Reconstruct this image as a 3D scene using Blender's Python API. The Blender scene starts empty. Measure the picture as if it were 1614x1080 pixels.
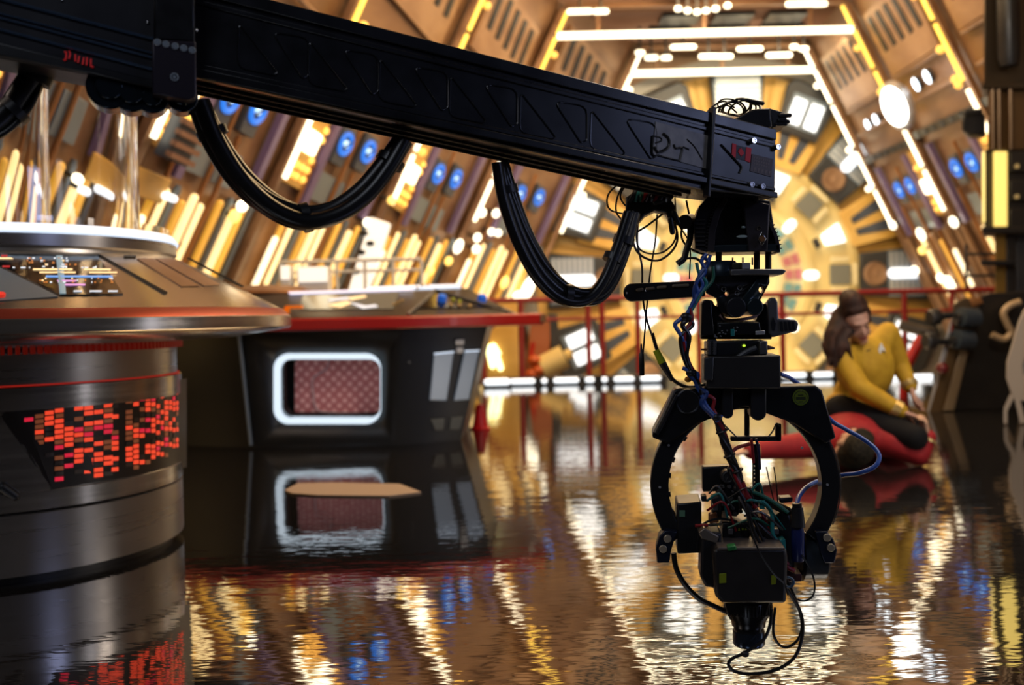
import bpy, bmesh, math, random
from mathutils import Vector, Matrix, Quaternion
random.seed(7)
V = Vector
PI = math.pi
SC = bpy.context.scene
COL = SC.collection
# ---------------------------------------------------------------- camera model
FPX, EYE, HZ, ROLL = 1570.0, 0.85, -40.0, math.radians(1.3)
CR, SR = math.cos(ROLL), math.sin(ROLL)
def ray(px, py):
    """direction (per metre of depth) through a point of the 1614 x 1080 photograph; eye at (0,0,EYE)"""
    u, v = px - 807.0, py - 540.0
    return V(((u * CR - v * SR) / FPX, 1.0, -((v * CR + u * SR) - HZ) / FPX))
def U(px, py, d):
    return V((0, 0, EYE)) + ray(px, py) * d
def floor_at(px, py, z=0.0):
    r = ray(px, py)
    return V((0, 0, EYE)) + r * ((z - EYE) / r.z)
def on_plane(px, py, p0, n):
    r = ray(px, py); e = V((0, 0, EYE))
    return e + r * ((p0 - e).dot(n) / r.dot(n))
def on_lathe(px, py, c, zr, tmax=6.0):
    """first hit of a photo ray with a surface of revolution (zr: z -> radius) standing at c"""
    r = ray(px, py); e = V((0, 0, EYE)); t = 1.5; st = .004; prev = None
    best = (1e9, 1.5)
    while t < tmax:
        p = e + r * t
        R = zr(p.z)
        g = math.hypot(p.x - c[0], p.y - c[1]) - R
        if g < best[0]: best = (g, t)
        if g <= 0: return p
        t += st
    return e + r * best[1]

# ---------------------------------------------------------------- materials
MATS = {}
def mat(name, col=(.5, .5, .5), rough=.5, metal=0., em=None, es=0., ior=1.5, coat=0., trans=0., spec=None):
    if name in MATS: return MATS[name]
    m = bpy.data.materials.new(name); m.use_nodes = True
    b = m.node_tree.nodes['Principled BSDF']
    b.inputs['Base Color'].default_value = (*col, 1)
    b.inputs['Roughness'].default_value = rough
    b.inputs['Metallic'].default_value = metal
    b.inputs['IOR'].default_value = ior
    b.inputs['Coat Weight'].default_value = coat
    b.inputs['Transmission Weight'].default_value = trans
    if spec is not None: b.inputs['Specular IOR Level'].default_value = spec
    if em:
        b.inputs['Emission Color'].default_value = (*em, 1); b.inputs['Emission Strength'].default_value = es
    MATS[name] = m
    return m
def nodes(m):
    t = m.node_tree; return t.nodes, t.links, t.nodes['Principled BSDF']
def vary(m, scale=(6, 6, 6), c1=None, c2=None, bump=0., rough=None, detail=4, lo=.35, hi=.65):
    """noise-driven wear: colour between c1 and c2, optional bump and roughness range"""
    n, l, b = nodes(m)
    tc = n.new('ShaderNodeTexCoord'); mp = n.new('ShaderNodeMapping'); nz = n.new('ShaderNodeTexNoise')
    mp.inputs['Scale'].default_value = scale
    nz.inputs['Scale'].default_value = 1.0; nz.inputs['Detail'].default_value = detail
    l.new(tc.outputs['Object'], mp.inputs['Vector']); l.new(mp.outputs['Vector'], nz.inputs['Vector'])
    if c1:
        rp = n.new('ShaderNodeValToRGB')
        rp.color_ramp.elements[0].position = lo; rp.color_ramp.elements[1].position = hi
        rp.color_ramp.elements[0].color = (*c1, 1); rp.color_ramp.elements[1].color = (*c2, 1)
        l.new(nz.outputs['Fac'], rp.inputs['Fac']); l.new(rp.outputs['Color'], b.inputs['Base Color'])
    if bump:
        bp = n.new('ShaderNodeBump'); bp.inputs['Strength'].default_value = bump; bp.inputs['Distance'].default_value = .02
        l.new(nz.outputs['Fac'], bp.inputs['Height']); l.new(bp.outputs['Normal'], b.inputs['Normal'])
    if rough:
        mr = n.new('ShaderNodeMapRange'); mr.inputs['To Min'].default_value = rough[0]; mr.inputs['To Max'].default_value = rough[1]
        l.new(nz.outputs['Fac'], mr.inputs['Value']); l.new(mr.outputs['Result'], b.inputs['Roughness'])
    return m

BLACK = vary(mat('black_paint', (.010, .011, .014), .38), (9, 9, 9), rough=(.25, .5))
BOOM = vary(mat('boom_paint', (.010, .011, .014), .3), (14, 14, 14), c1=(.006, .007, .009), c2=(.012, .013, .017), rough=(.2, .38))
RUBBER = mat('hose_rubber', (.008, .008, .009), .33)
BLKM = vary(mat('black_metal', (.016, .017, .020), .32, .55), (30, 30, 30), rough=(.22, .5))
DARKG = mat('dark_grey', (.045, .047, .052), .42, .3)
GREYM = vary(mat('grey_metal', (.16, .16, .165), .36, .7), (20, 20, 20), rough=(.28, .5))
CHROME = mat('chrome', (.75, .75, .76), .15, 1.)
STEEL = vary(mat('brushed_steel', (.45, .43, .41), .33, .9), (2, 2, 60), c1=(.36, .34, .33), c2=(.50, .48, .46), rough=(.16, .27), bump=.02)
STEELD = vary(mat('dark_steel', (.30, .285, .28), .3, .9), (2, 2, 60), rough=(.22, .36))
COPPER = vary(mat('red_anodised_band', (.34, .055, .035), .34, .65), (3, 3, 60), rough=(.26, .4))
REDP = mat('red_paint', (.42, .012, .010), .34, coat=.3)
REDRAIL = mat('red_rail', (.24, .007, .009), .45)
GLASSBLK = mat('dark_glass', (.006, .007, .009), .08, ior=1.6)
WHITEL = mat('white_light', (.9, .9, .9), .5, em=(.86, .94, 1.), es=1.6)
RINGL = mat('ring_light', (.9, .9, .9), .4, em=(.62, .76, .95), es=1.0)
FRAMEL = mat('frame_light', (.9, .9, .9), .5, em=(.66, .84, 1.), es=.95)
WARMW = mat('warm_white_light', (.9, .88, .8), .5, em=(1., .86, .58), es=3.5)
WARMT = mat('warm_tube_light', (.9, .85, .7), .5, em=(1., .70, .28), es=1.4)
AMBER = mat('amber_light', (.9, .6, .2), .5, em=(1., .50, .08), es=1.5)
AMBERT = mat('amber_tube_light', (.9, .6, .2), .5, em=(1., .46, .03), es=.5)
AMBERD = mat('deep_amber_light', (.9, .5, .1), .5, em=(1., .36, .03), es=.75)
YELR = mat('yellow_rib_light', (.9, .7, .2), .5, em=(1., .62, .08), es=1.9)
COOLL = mat('cool_spot_light', (.9, .9, 1.), .5, em=(.75, .90, 1.), es=4.)
BLUEL = mat('blue_light', (.01, .04, .25), .4, em=(.03, .24, .92), es=1.0)
BLUEHUB = mat('pale_blue_light', (.6, .8, 1.), .4, em=(.5, .78, 1.), es=1.5)
REDL = mat('red_light', (.6, .02, .02), .4, em=(1., .05, .02), es=.5)
BRONZE = vary(mat('bronze_panel', (.20, .105, .055), .38, .35), (1.2, 1.2, 3), c1=(.20, .105, .058), c2=(.36, .215, .125), rough=(.3, .5))
BRONZEL = vary(mat('tan_panel', (.42, .26, .15), .42, .3), (1.5, 1.5, 3), c1=(.34, .20, .12), c2=(.48, .31, .19))
ROSE = vary(mat('rose_ceiling', (.34, .19, .13), .45, .2), (1, 1, 1), c1=(.28, .15, .10), c2=(.38, .22, .16))
COPPERP = mat('copper_pipe', (.42, .19, .07), .35, .6)
PURPLE = mat('purple_post', (.20, .15, .34), .4, .2)
SLATE = mat('slate_housing', (.07, .085, .12), .42, .2)
STEELB = mat('blue_grey_panel', (.22, .28, .36), .35, .4)
GOLD = vary(mat('gold_panel', (.80, .50, .12), .42, .15), (2, 2, 2), c1=(.72, .42, .09), c2=(.86, .56, .17))
OCHRE = mat('ochre_panel', (.62, .36, .07), .45, .1)
CREAM = mat('cream_enamel', (.80, .64, .28), .4)
CREAML = mat('pale_cream', (.84, .75, .46), .4)
GREYP = mat('grey_plate', (.20, .21, .19), .45)
TEAL = mat('teal_pad', (.16, .33, .36), .45)
PINKP = mat('pink_pad', (.50, .17, .20), .45)
SILVER = mat('pale_silver', (.62, .64, .66), .3, .5)
ARCHG = mat('arch_grey', (.36, .34, .31), .42, .3)
WHITEP = mat('white_paint', (.74, .74, .74), .4)
BLUEC = mat('blue_hose', (.035, .11, .46), .35)
BLUEK = mat('blue_knob', (.02, .16, .75), .25, em=(.02, .15, .8), es=.25)
NEON = mat('yellow_green_tape', (.45, .55, .02), .5)
GREENC = mat('green_cable', (.01, .13, .08), .45)
TEALC = mat('teal_connector', (.02, .25, .24), .4)
REDC = mat('red_cable', (.32, .012, .018), .4)
SKIN = vary(mat('skin', (.56, .31, .22), .5), (14, 14, 14), c1=(.52, .28, .20), c2=(.60, .34, .25))
SKINM = mat('man_skin', (.55, .33, .22), .5)
HAIR = vary(mat('dark_brown_hair', (.030, .014, .010), .6, spec=.25), (40, 40, 8), c1=(.018, .009, .007), c2=(.055, .022, .014), bump=.4)
HAIRM = vary(mat('man_hair', (.016, .014, .010), .8, spec=.15), (60, 60, 60), c1=(.010, .009, .007), c2=(.032, .026, .016), bump=.4)
MUSTARD = vary(mat('mustard_fabric', (.52, .30, .012), .75), (22, 22, 22), c1=(.48, .27, .010), c2=(.56, .33, .016), bump=.1)
REDFAB = vary(mat('red_fabric', (.40, .010, .014), .75), (22, 22, 22), c1=(.29, .006, .010), c2=(.37, .010, .014), bump=.1)
TROUS = vary(mat('black_trousers', (.0055, .0055, .007), .8, spec=.2), (30, 30, 30), bump=.1)
GOLDB = mat('gold_braid', (.70, .55, .25), .35, .7)
LIP = mat('lips', (.36, .09, .08), .45)
EYE_M = mat('eye_lash', (.02, .015, .012), .5)
GLASS = mat('clear_glass', (1, 1, 1), .02, trans=1., ior=1.42)
FLAGR = mat('flag_red', (.80, .016, .022), .5)
FLAGW = mat('flag_white', (.22, .20, .20), .5)

# floor: polished dark resin with shallow ripples that draw out the reflections
def floor_mat():
    m = mat('polished_floor', (.010, .0095, .010), .05, ior=5.0)
    n, l, b = nodes(m)
    tc = n.new('ShaderNodeTexCoord')
    def nz(scale, det):
        mp = n.new('ShaderNodeMapping'); mp.inputs['Scale'].default_value = scale
        t = n.new('ShaderNodeTexNoise'); t.inputs['Scale'].default_value = 1.; t.inputs['Detail'].default_value = det
        l.new(tc.outputs['Object'], mp.inputs['Vector']); l.new(mp.outputs['Vector'], t.inputs['Vector']); return t
    a = nz((3.0, 9.0, 1), 3.0); c = nz((11., 30., 1), 2.0); s = nz((1.6, 1.6, 1), 5.0)
    ad = n.new('ShaderNodeMath'); ad.operation = 'MULTIPLY_ADD'; ad.inputs[1].default_value = .36
    l.new(c.outputs['Fac'], ad.inputs[0]); l.new(a.outputs['Fac'], ad.inputs[2])
    bp = n.new('ShaderNodeBump'); bp.inputs['Strength'].default_value = .055; bp.inputs['Distance'].default_value = .02
    l.new(ad.outputs[0], bp.inputs['Height']); l.new(bp.outputs['Normal'], b.inputs['Normal'])
    mr = n.new('ShaderNodeMapRange'); mr.inputs['From Min'].default_value = .35; mr.inputs['From Max'].default_value = .7
    mr.inputs['To Min'].default_value = .015; mr.inputs['To Max'].default_value = .05
    l.new(s.outputs['Fac'], mr.inputs['Value']); l.new(mr.outputs['Result'], b.inputs['Roughness'])
    return m
FLOORM = floor_mat()

# pink fretwork behind the console window
def fret_mat():
    m = mat('pink_fretwork', (.45, .14, .14), .4, em=(.75, .17, .16), es=.12)
    n, l, b = nodes(m)
    tc = n.new('ShaderNodeTexCoord'); mp = n.new('ShaderNodeMapping'); mp.inputs['Scale'].default_value = (19, 0, 19); mp.inputs['Rotation'].default_value = (0, .78, 0); mp.inputs['Location'].default_value = (0, 0, 0)
    vo = n.new('ShaderNodeTexVoronoi'); vo.feature = 'F1'; vo.inputs['Scale'].default_value = 1.0; vo.inputs['Randomness'].default_value = .12
    rp = n.new('ShaderNodeValToRGB')
    rp.color_ramp.elements[0].position = .14; rp.color_ramp.elements[0].color = (.86, .46, .43, 1)
    rp.color_ramp.elements[1].position = .42; rp.color_ramp.elements[1].color = (.50, .15, .15, 1)
    l.new(tc.outputs['Object'], mp.inputs['Vector']); l.new(mp.outputs['Vector'], vo.inputs['Vector'])
    l.new(vo.outputs['Distance'], rp.inputs['Fac']); l.new(rp.outputs['Color'], b.inputs['Base Color'])
    l.new(rp.outputs['Color'], b.inputs['Emission Color'])
    return m
FRET = fret_mat()

# ---------------------------------------------------------------- mesh collector
def basis(d, up=V((0, 0, 1))):
    d = d.normalized()
    if abs(d.dot(up)) > .98: up = V((0, 1, 0))
    x = d.cross(up).normalized(); y = x.cross(d).normalized()
    return x, y, d
def catmull(pts, k=6):
    pts = [V(p) for p in pts]
    if len(pts) < 3: return pts
    P = [pts[0] * 2 - pts[1]] + pts + [pts[-1] * 2 - pts[-2]]
    out = []
    for i in range(1, len(P) - 2):
        a, b, c, d = P[i - 1:i + 3]
        for j in range(k):
            t = j / k
            out.append(.5 * ((2 * b) + (c - a) * t + (2 * a - 5 * b + 4 * c - d) * t * t + (3 * b - a - 3 * c + d) * t ** 3))
    out.append(pts[-1])
    return out
class MB:
    skew = 0.                    # sideways drift per metre of depth: turns traced solids towards the middle of the floor
    def __init__(s): s.v = []; s.f = []; s.m = []; s.sm = []
    def add(s, vs, fs, m=0, smooth=False):
        o = len(s.v); s.v += [V(p) for p in vs]
        for f in fs: s.f.append([i + o for i in f]); s.m.append(m); s.sm.append(smooth)
        return s
    def box(s, c, size, R=None, m=0):
        c = V(c); h = [x / 2 for x in size]; vs = []
        for i in (-1, 1):
            for j in (-1, 1):
                for k in (-1, 1):
                    p = V((i * h[0], j * h[1], k * h[2])); vs.append(c + (R @ p if R else p))
        return s.add(vs, [(0, 1, 3, 2), (4, 6, 7, 5), (0, 4, 5, 1), (2, 3, 7, 6), (0, 2, 6, 4), (1, 5, 7, 3)], m)
    def prism(s, poly, vec, m=0):
        poly = [V(p) for p in poly]; vec = V(vec); n = len(poly)
        nr = V((0, 0, 0))
        for i in range(n): nr += poly[i].cross(poly[(i + 1) % n])
        if nr.dot(vec) > 0: poly = poly[::-1]
        vs = poly + [p + vec for p in poly]
        fs = [tuple(range(n)), tuple(range(2 * n - 1, n - 1, -1))]
        fs += [(i, i + n, (i + 1) % n + n, (i + 1) % n) for i in range(n)]
        return s.add(vs, fs, m)
    def loft(s, loops, m=0, cap=True, closed=True, smooth=False):
        n = len(loops[0]); vs = [p for L in loops for p in L]; fs = []
        for a in range(len(loops) - 1):
            for i in range(n if closed else n - 1):
                j = (i + 1) % n
                fs.append((a * n + i, a * n + j, (a + 1) * n + j, (a + 1) * n + i))
        s.add(vs, fs, m, smooth)
        if cap and closed:
            s.add(loops[0], [tuple(range(n))[::-1]], m); s.add(loops[-1], [tuple(range(n))], m)
        return s
    def cyl(s, a, b, r, r2=None, n=20, m=0, cap=True):
        a = V(a); b = V(b); r2 = r if r2 is None else r2
        x, y, d = basis(b - a)
        L = [[p + (x * math.cos(2 * PI * i / n) + y * math.sin(2 * PI * i / n)) * q for i in range(n)] for p, q in ((a, r), (b, r2))]
        return s.loft(L, m, cap, smooth=True)
    def tube(s, pts, r, n=8, m=0, k=6, rr=None):
        P = catmull(pts, k); L = []; N = len(P)
        x, y, d = basis(P[1] - P[0])
        for i, p in enumerate(P):
            t = (P[min(i + 1, N - 1)] - P[max(i - 1, 0)]).normalized()
            x = (x - t * x.dot(t)).normalized(); y = t.cross(x)
            q = r if rr is None else rr(i / (N - 1))
            L.append([p + (x * math.cos(2 * PI * j / n) + y * math.sin(2 * PI * j / n)) * q for j in range(n)])
        return s.loft(L, m, True, smooth=True)
    def lathe(s, prof, c, n=72, m=0, a0=0., a1=2 * PI, axis=None, smooth=True):
        """profile of (radius, height); about z at c or about the axis (x,y,d) given"""
        c = V(c); X, Y, D = axis or (V((1, 0, 0)), V((0, 1, 0)), V((0, 0, 1)))
        full = abs(a1 - a0 - 2 * PI) < 1e-6; N = n if full else n + 1; vs = []; fs = []
        for r, h in prof:
            for i in range(N):
                a = a0 + (a1 - a0) * i / n
                vs.append(c + X * (r * math.cos(a)) + Y * (r * math.sin(a)) + D * h)
        for j in range(len(prof) - 1):
            for i in range(n):
                k = (i + 1) % N if full else i + 1
                fs.append((j * N + i, j * N + k, (j + 1) * N + k, (j + 1) * N + i))
        return s.add(vs, fs, m, smooth)
    def ell(s, c, r, R=None, n=14, m=0):
        c = V(c); vs = []; fs = []; h = n
        for j in range(n + 1):
            a = PI * j / n
            for i in range(2 * h):
                b = PI * i / h
                p = V((r[0] * math.sin(a) * math.cos(b), r[1] * math.sin(a) * math.sin(b), r[2] * math.cos(a)))
                vs.append(c + (R @ p if R else p))
        w = 2 * h
        for j in range(n):
            for i in range(w): fs.append((j * w + i, (j + 1) * w + i, (j + 1) * w + (i + 1) % w, j * w + (i + 1) % w))
        return s.add(vs, fs, m, True)
    def cap(s, a, b, r, r2=None, n=12, m=0):
        """round-ended tapered limb"""
        r2 = r if r2 is None else r2
        s.cyl(a, b, r, r2, n * 2, m); s.ell(a, (r,) * 3, None, n, m); s.ell(b, (r2,) * 3, None, n, m); return s
    def torus(s, c, axis, R, r, n=32, k=10, m=0):
        x, y, d = basis(V(axis)); P = [V(c) + (x * math.cos(2 * PI * i / n) + y * math.sin(2 * PI * i / n)) * R for i in range(n + 1)]
        vs = []; fs = []
        for i in range(n):
            o = (P[i] - V(c)).normalized()
            for j in range(k):
                a = 2 * PI * j / k; vs.append(P[i] + o * (r * math.cos(a)) + d * (r * math.sin(a)))
        for i in range(n):
            for j in range(k):
                fs.append((i * k + j, ((i + 1) % n) * k + j, ((i + 1) % n) * k + (j + 1) % k, i * k + (j + 1) % k))
        return s.add(vs, fs, m, True)
    # shapes traced in the photo's frame at depth D, given real thickness along the depth
    def pp(s, poly, D, t0, t1, m=0):
        P = [U(x, y, D + t0) for x, y in poly]
        return s.prism(P, V((MB.skew * (t1 - t0), t1 - t0, 0)), m)
    def pbox(s, x0, y0, x1, y1, D, t0, t1, m=0):
        return s.pp([(x0, y0), (x1, y0), (x1, y1), (x0, y1)], D, t0, t1, m)
    def mesh(s, name, mats, off=V((0, 0, 0)), smooth=False):
        me = bpy.data.meshes.new(name)
        me.from_pydata([p - off for p in s.v], [], s.f)
        for m_ in (mats if isinstance(mats, (list, tuple)) else [mats]): me.materials.append(m_)
        for p, mi, sm in zip(me.polygons, s.m, s.sm): p.material_index = mi; p.use_smooth = sm or smooth
        bm = bmesh.new(); bm.from_mesh(me); bmesh.ops.remove_doubles(bm, verts=bm.verts, dist=1e-6); bmesh.ops.recalc_face_normals(bm, faces=bm.faces); bm.to_mesh(me); bm.free()
        me.set_sharp_from_angle(angle=math.radians(38)); me.update()
        return me
BASE = {}
def root_off(p):
    while p is not None and p.parent is not None: p = p.parent
    return BASE.get(p.name, V((0, 0, 0))) if p is not None else V((0, 0, 0))
def build(mb, name, mats, parent=None, bevel=0., label=None, smooth=False, segs=2):
    o = bpy.data.objects.new(name, mb.mesh(name, mats, root_off(parent), smooth)); COL.objects.link(o)
    if parent is not None: o.parent = parent
    if bevel:
        bv = o.modifiers.new('edge', 'BEVEL'); bv.width = bevel; bv.segments = segs; bv.limit_method = 'ANGLE'; bv.angle_limit = math.radians(40)
        bv.harden_normals = False
    if label: o['label'] = label
    return o
def thing(name, label, cat, loc=(0, 0, 0), group=None):
    o = bpy.data.objects.new(name, None); COL.objects.link(o); o.location = loc; o.empty_display_size = .1
    BASE[o.name] = V(loc)
    return tag(o, label, cat, group)
def tag(o, label, cat, group=None):
    o['label'] = label; o['category'] = cat
    if group: o['group'] = group
    return o
def struct(mb, name, mats, bevel=0., label=None):
    o = build(mb, name, mats, None, bevel); o['kind'] = 'structure'
    if label: o['label'] = label; o['category'] = name.split('_')[0]
    return o
def copy_tree(o, parent=None):
    c = o.copy(); COL.objects.link(c)
    if parent is not None: c.parent = parent
    for ch in list(o.children): copy_tree(ch, c)
    return c
def baked(o):
    """freeze an object's modifiers into its mesh"""
    dg = bpy.context.evaluated_depsgraph_get(); dg.update()
    me = bpy.data.meshes.new_from_object(o.evaluated_get(dg)); old = o.data
    o.modifiers.clear(); o.data = me; bpy.data.meshes.remove(old)
    return o
def cut(o, mb):
    c = bpy.data.objects.new('cutter', mb.mesh('cutter', [BLACK], root_off(o))); COL.objects.link(c)
    c.parent = o.parent
    md = o.modifiers.new('cut', 'BOOLEAN'); md.object = c; md.operation = 'DIFFERENCE'; md.solver = 'EXACT'
    bpy.context.view_layer.update(); baked(o)
    me = c.data; bpy.data.objects.remove(c); bpy.data.meshes.remove(me)
    return o
ORD = ['first', 'second', 'third', 'fourth', 'fifth', 'sixth', 'seventh', 'eighth', 'ninth', 'tenth', 'eleventh', 'twelfth']
# ================================================================ the hall
ST = [4.9, 7.0, 9.1, 11.3, 13.5, 15.7]                      # arch stations down the hall (depth from the eye)
XL = [-2.62, -2.42, -1.98, -1.27, -.42, .86]                # side walls at z = 2.65
XR = [5.66, 5.66, 5.66, 5.68, 5.80, 5.93]
ZB, SL, ZC = 2.65, .47, 5.12
def lerp_at(xs, d):
    for i in range(len(ST) - 1):
        if d <= ST[i + 1] or i == len(ST) - 2:
            t = (d - ST[i]) / (ST[i + 1] - ST[i]); return xs[i] + (xs[i + 1] - xs[i]) * t
def WL(d, z): return V((lerp_at(XL, d) + (z - ZB) * SL, d, z))
def WR(d, z): return V((lerp_at(XR, d) - (z - ZB) * SL, d, z))
ZF = -1.2
ENDD = 16.6
fl = MB()
fl.box((1.0, 5.0, -.06), (16, 15.2, .12))
struct(fl, 'floor', [FLOORM])
pit = MB(); pit.box((1.5, 15.2, -1.3), (16, 5.2, .1)); struct(pit, 'floor_pit', [BRONZE])
wl = MB(); wr = MB(); ce = MB()
ds = ST
for a, b in zip(ds[:-1], ds[1:]):
    for W, mb, s in ((WL, wl, -1), (WR, wr, 1)):
        q = [W(a, ZF), W(b, ZF), W(b, ZC + .1), W(a, ZC + .1)]
        mb.prism(q, V((s * .12, 0, 0)))
    q = [WL(a, ZC) + V((-.1, 0, 0)), WL(b, ZC) + V((-.1, 0, 0)), WR(b, ZC) + V((.1, 0, 0)), WR(a, ZC) + V((.1, 0, 0))]
    ce.prism(q, V((0, 0, .12)))
struct(wl, 'wall_left', [BRONZE]); struct(wr, 'wall_right', [BRONZE]); struct(ce, 'ceiling', [ROSE])
wb = MB(); wb.box((3.0, ENDD + .06, 2.0), (12, .12, 6.8)); struct(wb, 'wall_back', [BRONZEL])

def wframe(side, d, z, off=0.):
    """local frame on a side wall: x along the wall, y out into the hall, z up the slope"""
    W = WL if side < 0 else WR
    e = .02
    dx = (W(d + e, z) - W(d - e, z)).normalized(); es = (W(d, z + e) - W(d, z - e)).normalized()
    ex = -dx if side < 0 else dx
    en = es.cross(ex).normalized()
    ex = en.cross(es).normalized()
    o = W(d, z) + en * off
    return Matrix((( ex.x, en.x, es.x, o.x), (ex.y, en.y, es.y, o.y), (ex.z, en.z, es.z, o.z), (0, 0, 0, 1)))
def put(o, side, d, z, off=.012): o.matrix_world = wframe(side, d, z, off); return o
BAYS = [((ST[i] + ST[i + 1]) / 2, i) for i in range(5)]
LB = ['seen through the glass cylinder', 'in the thickest hose loop', 'above the catwalk railing', 'between the two hose loops', 'inside the lowest hose loop']
RB = ['', '', 'next to the dark column', 'above the knobbed machine', 'by the bulkhead above the woman']
SIDE = {-1: 'console-side wall', 1: 'column-side wall'}

# --- prototypes (built at the origin, then copied onto the walls)
def proto_ring():
    t = thing('ring_lamp', '', 'lamp', group='blue ring lamps on the leaning walls')
    b = MB(); b.box((0, .03, -.03), (.27, .06, .40)); build(b, 'housing', [SLATE], t, .01)
    r = MB(); r.torus((0, .07, 0), (0, 1, 0), .102, .024); build(r, 'ring', [BLUEL], t)
    h = MB(); h.cyl((0, .06, 0), (0, .085, 0), .034, n=18); build(h, 'hub', [BLUEHUB], t)
    k = MB(); k.box((0, .09, 0), (.19, .012, .014), Matrix.Rotation(.6, 3, 'Y')); build(k, 'bar', [BLACK], t)
    return t
def proto_tube(m, r, L):
    t = thing('light_tube', '', 'light tube')
    b = MB(); b.cyl((0, .05, .03), (0, .05, L - .03), r, n=14); b.ell((0, .05, L - .03), (r, r, r), n=8); build(b, 'glowing_tube', [m], t)
    s = MB(); s.cyl((0, .05, -.04), (0, .05, .04), r * 1.15, n=14); s.box((0, .02, L * .4), (r * 1.2, .04, .05)); build(s, 'socket', [DARKG], t)
    return t
def proto_amber():
    t = thing('amber_lamp_panel', '', 'lamp panel')
    b = MB(); b.box((0, .02, .1), (.40, .04, 1.0)); build(b, 'panel', [GOLD], t, .01)
    q = MB(); q.box((.02, .06, .05), (.24, .05, .22)); build(q, 'square_lamp', [WARMW], t, .03)
    for i, (x, z) in enumerate([(-.13, -.1), (-.13, -.2), (-.03, -.2), (.08, -.2), (-.13, -.3), (.0, -.3), (.1, -.3), (-.16, .12), (-.16, .22)]):
        k = MB(); k.ell((x, .045, z), (.036, .03, .036), n=8); build(k, 'bulb', [AMBER], t)
    return t
def one(name, mb, mats, label, cat, group=None, bevel=0.):
    return tag(build(mb, name, mats, None, bevel), label, cat, group)
P_ring = proto_ring(); used = set()
def inst(proto, key):
    if key not in used: used.add(key); return proto
    return copy_tree(proto)
P_t = {'white': proto_tube(WARMT, .033, 1.85), 'amber': proto_tube(AMBERT, .030, 1.85), 'pale': proto_tube(mat('pale_tube_light', (.9, .85, .7), .5, em=(1., .80, .48), es=2.0), .03, .62)}
P_amb = proto_amber()
_pm = {}
def pipe(kind, side, d, z0, z1, r, label, off=.05):
    """plain pipe, post or strip running up the slope of a wall"""
    mt, cat, nm = {'copper': (COPPERP, 'pipe', 'copper_pipe'), 'purple': (PURPLE, 'post', 'purple_post'), 'grey': (STEELB, 'pipe', 'grey_pipe'),
                   'tan': (BRONZEL, 'post', 'tan_post')}[kind]
    L = round((z1 - z0) * math.hypot(1, SL), 3)
    key = (kind, L, r)
    if key not in _pm:
        b = MB()
        if kind in ('copper', 'grey'):
            b.cyl((0, 0, 0), (0, 0, L), r, n=12)
            for q in (.05, L * .5, L - .05): b.cyl((0, 0, q - .02), (0, 0, q + .02), r * 1.35, n=12)
        else: b.box((0, 0, L / 2), (r * 2, r * 1.4, L))
        o = build(b, nm, [mt], None, .004 if kind in ('purple', 'tan') else 0); _pm[key] = o
    else: o = _pm[key].copy(); COL.objects.link(o)
    tag(o, label, cat, nm.replace('_', ' ') + 's on the leaning walls')
    o.matrix_world = wframe(side, d, z0, off); return o

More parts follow.
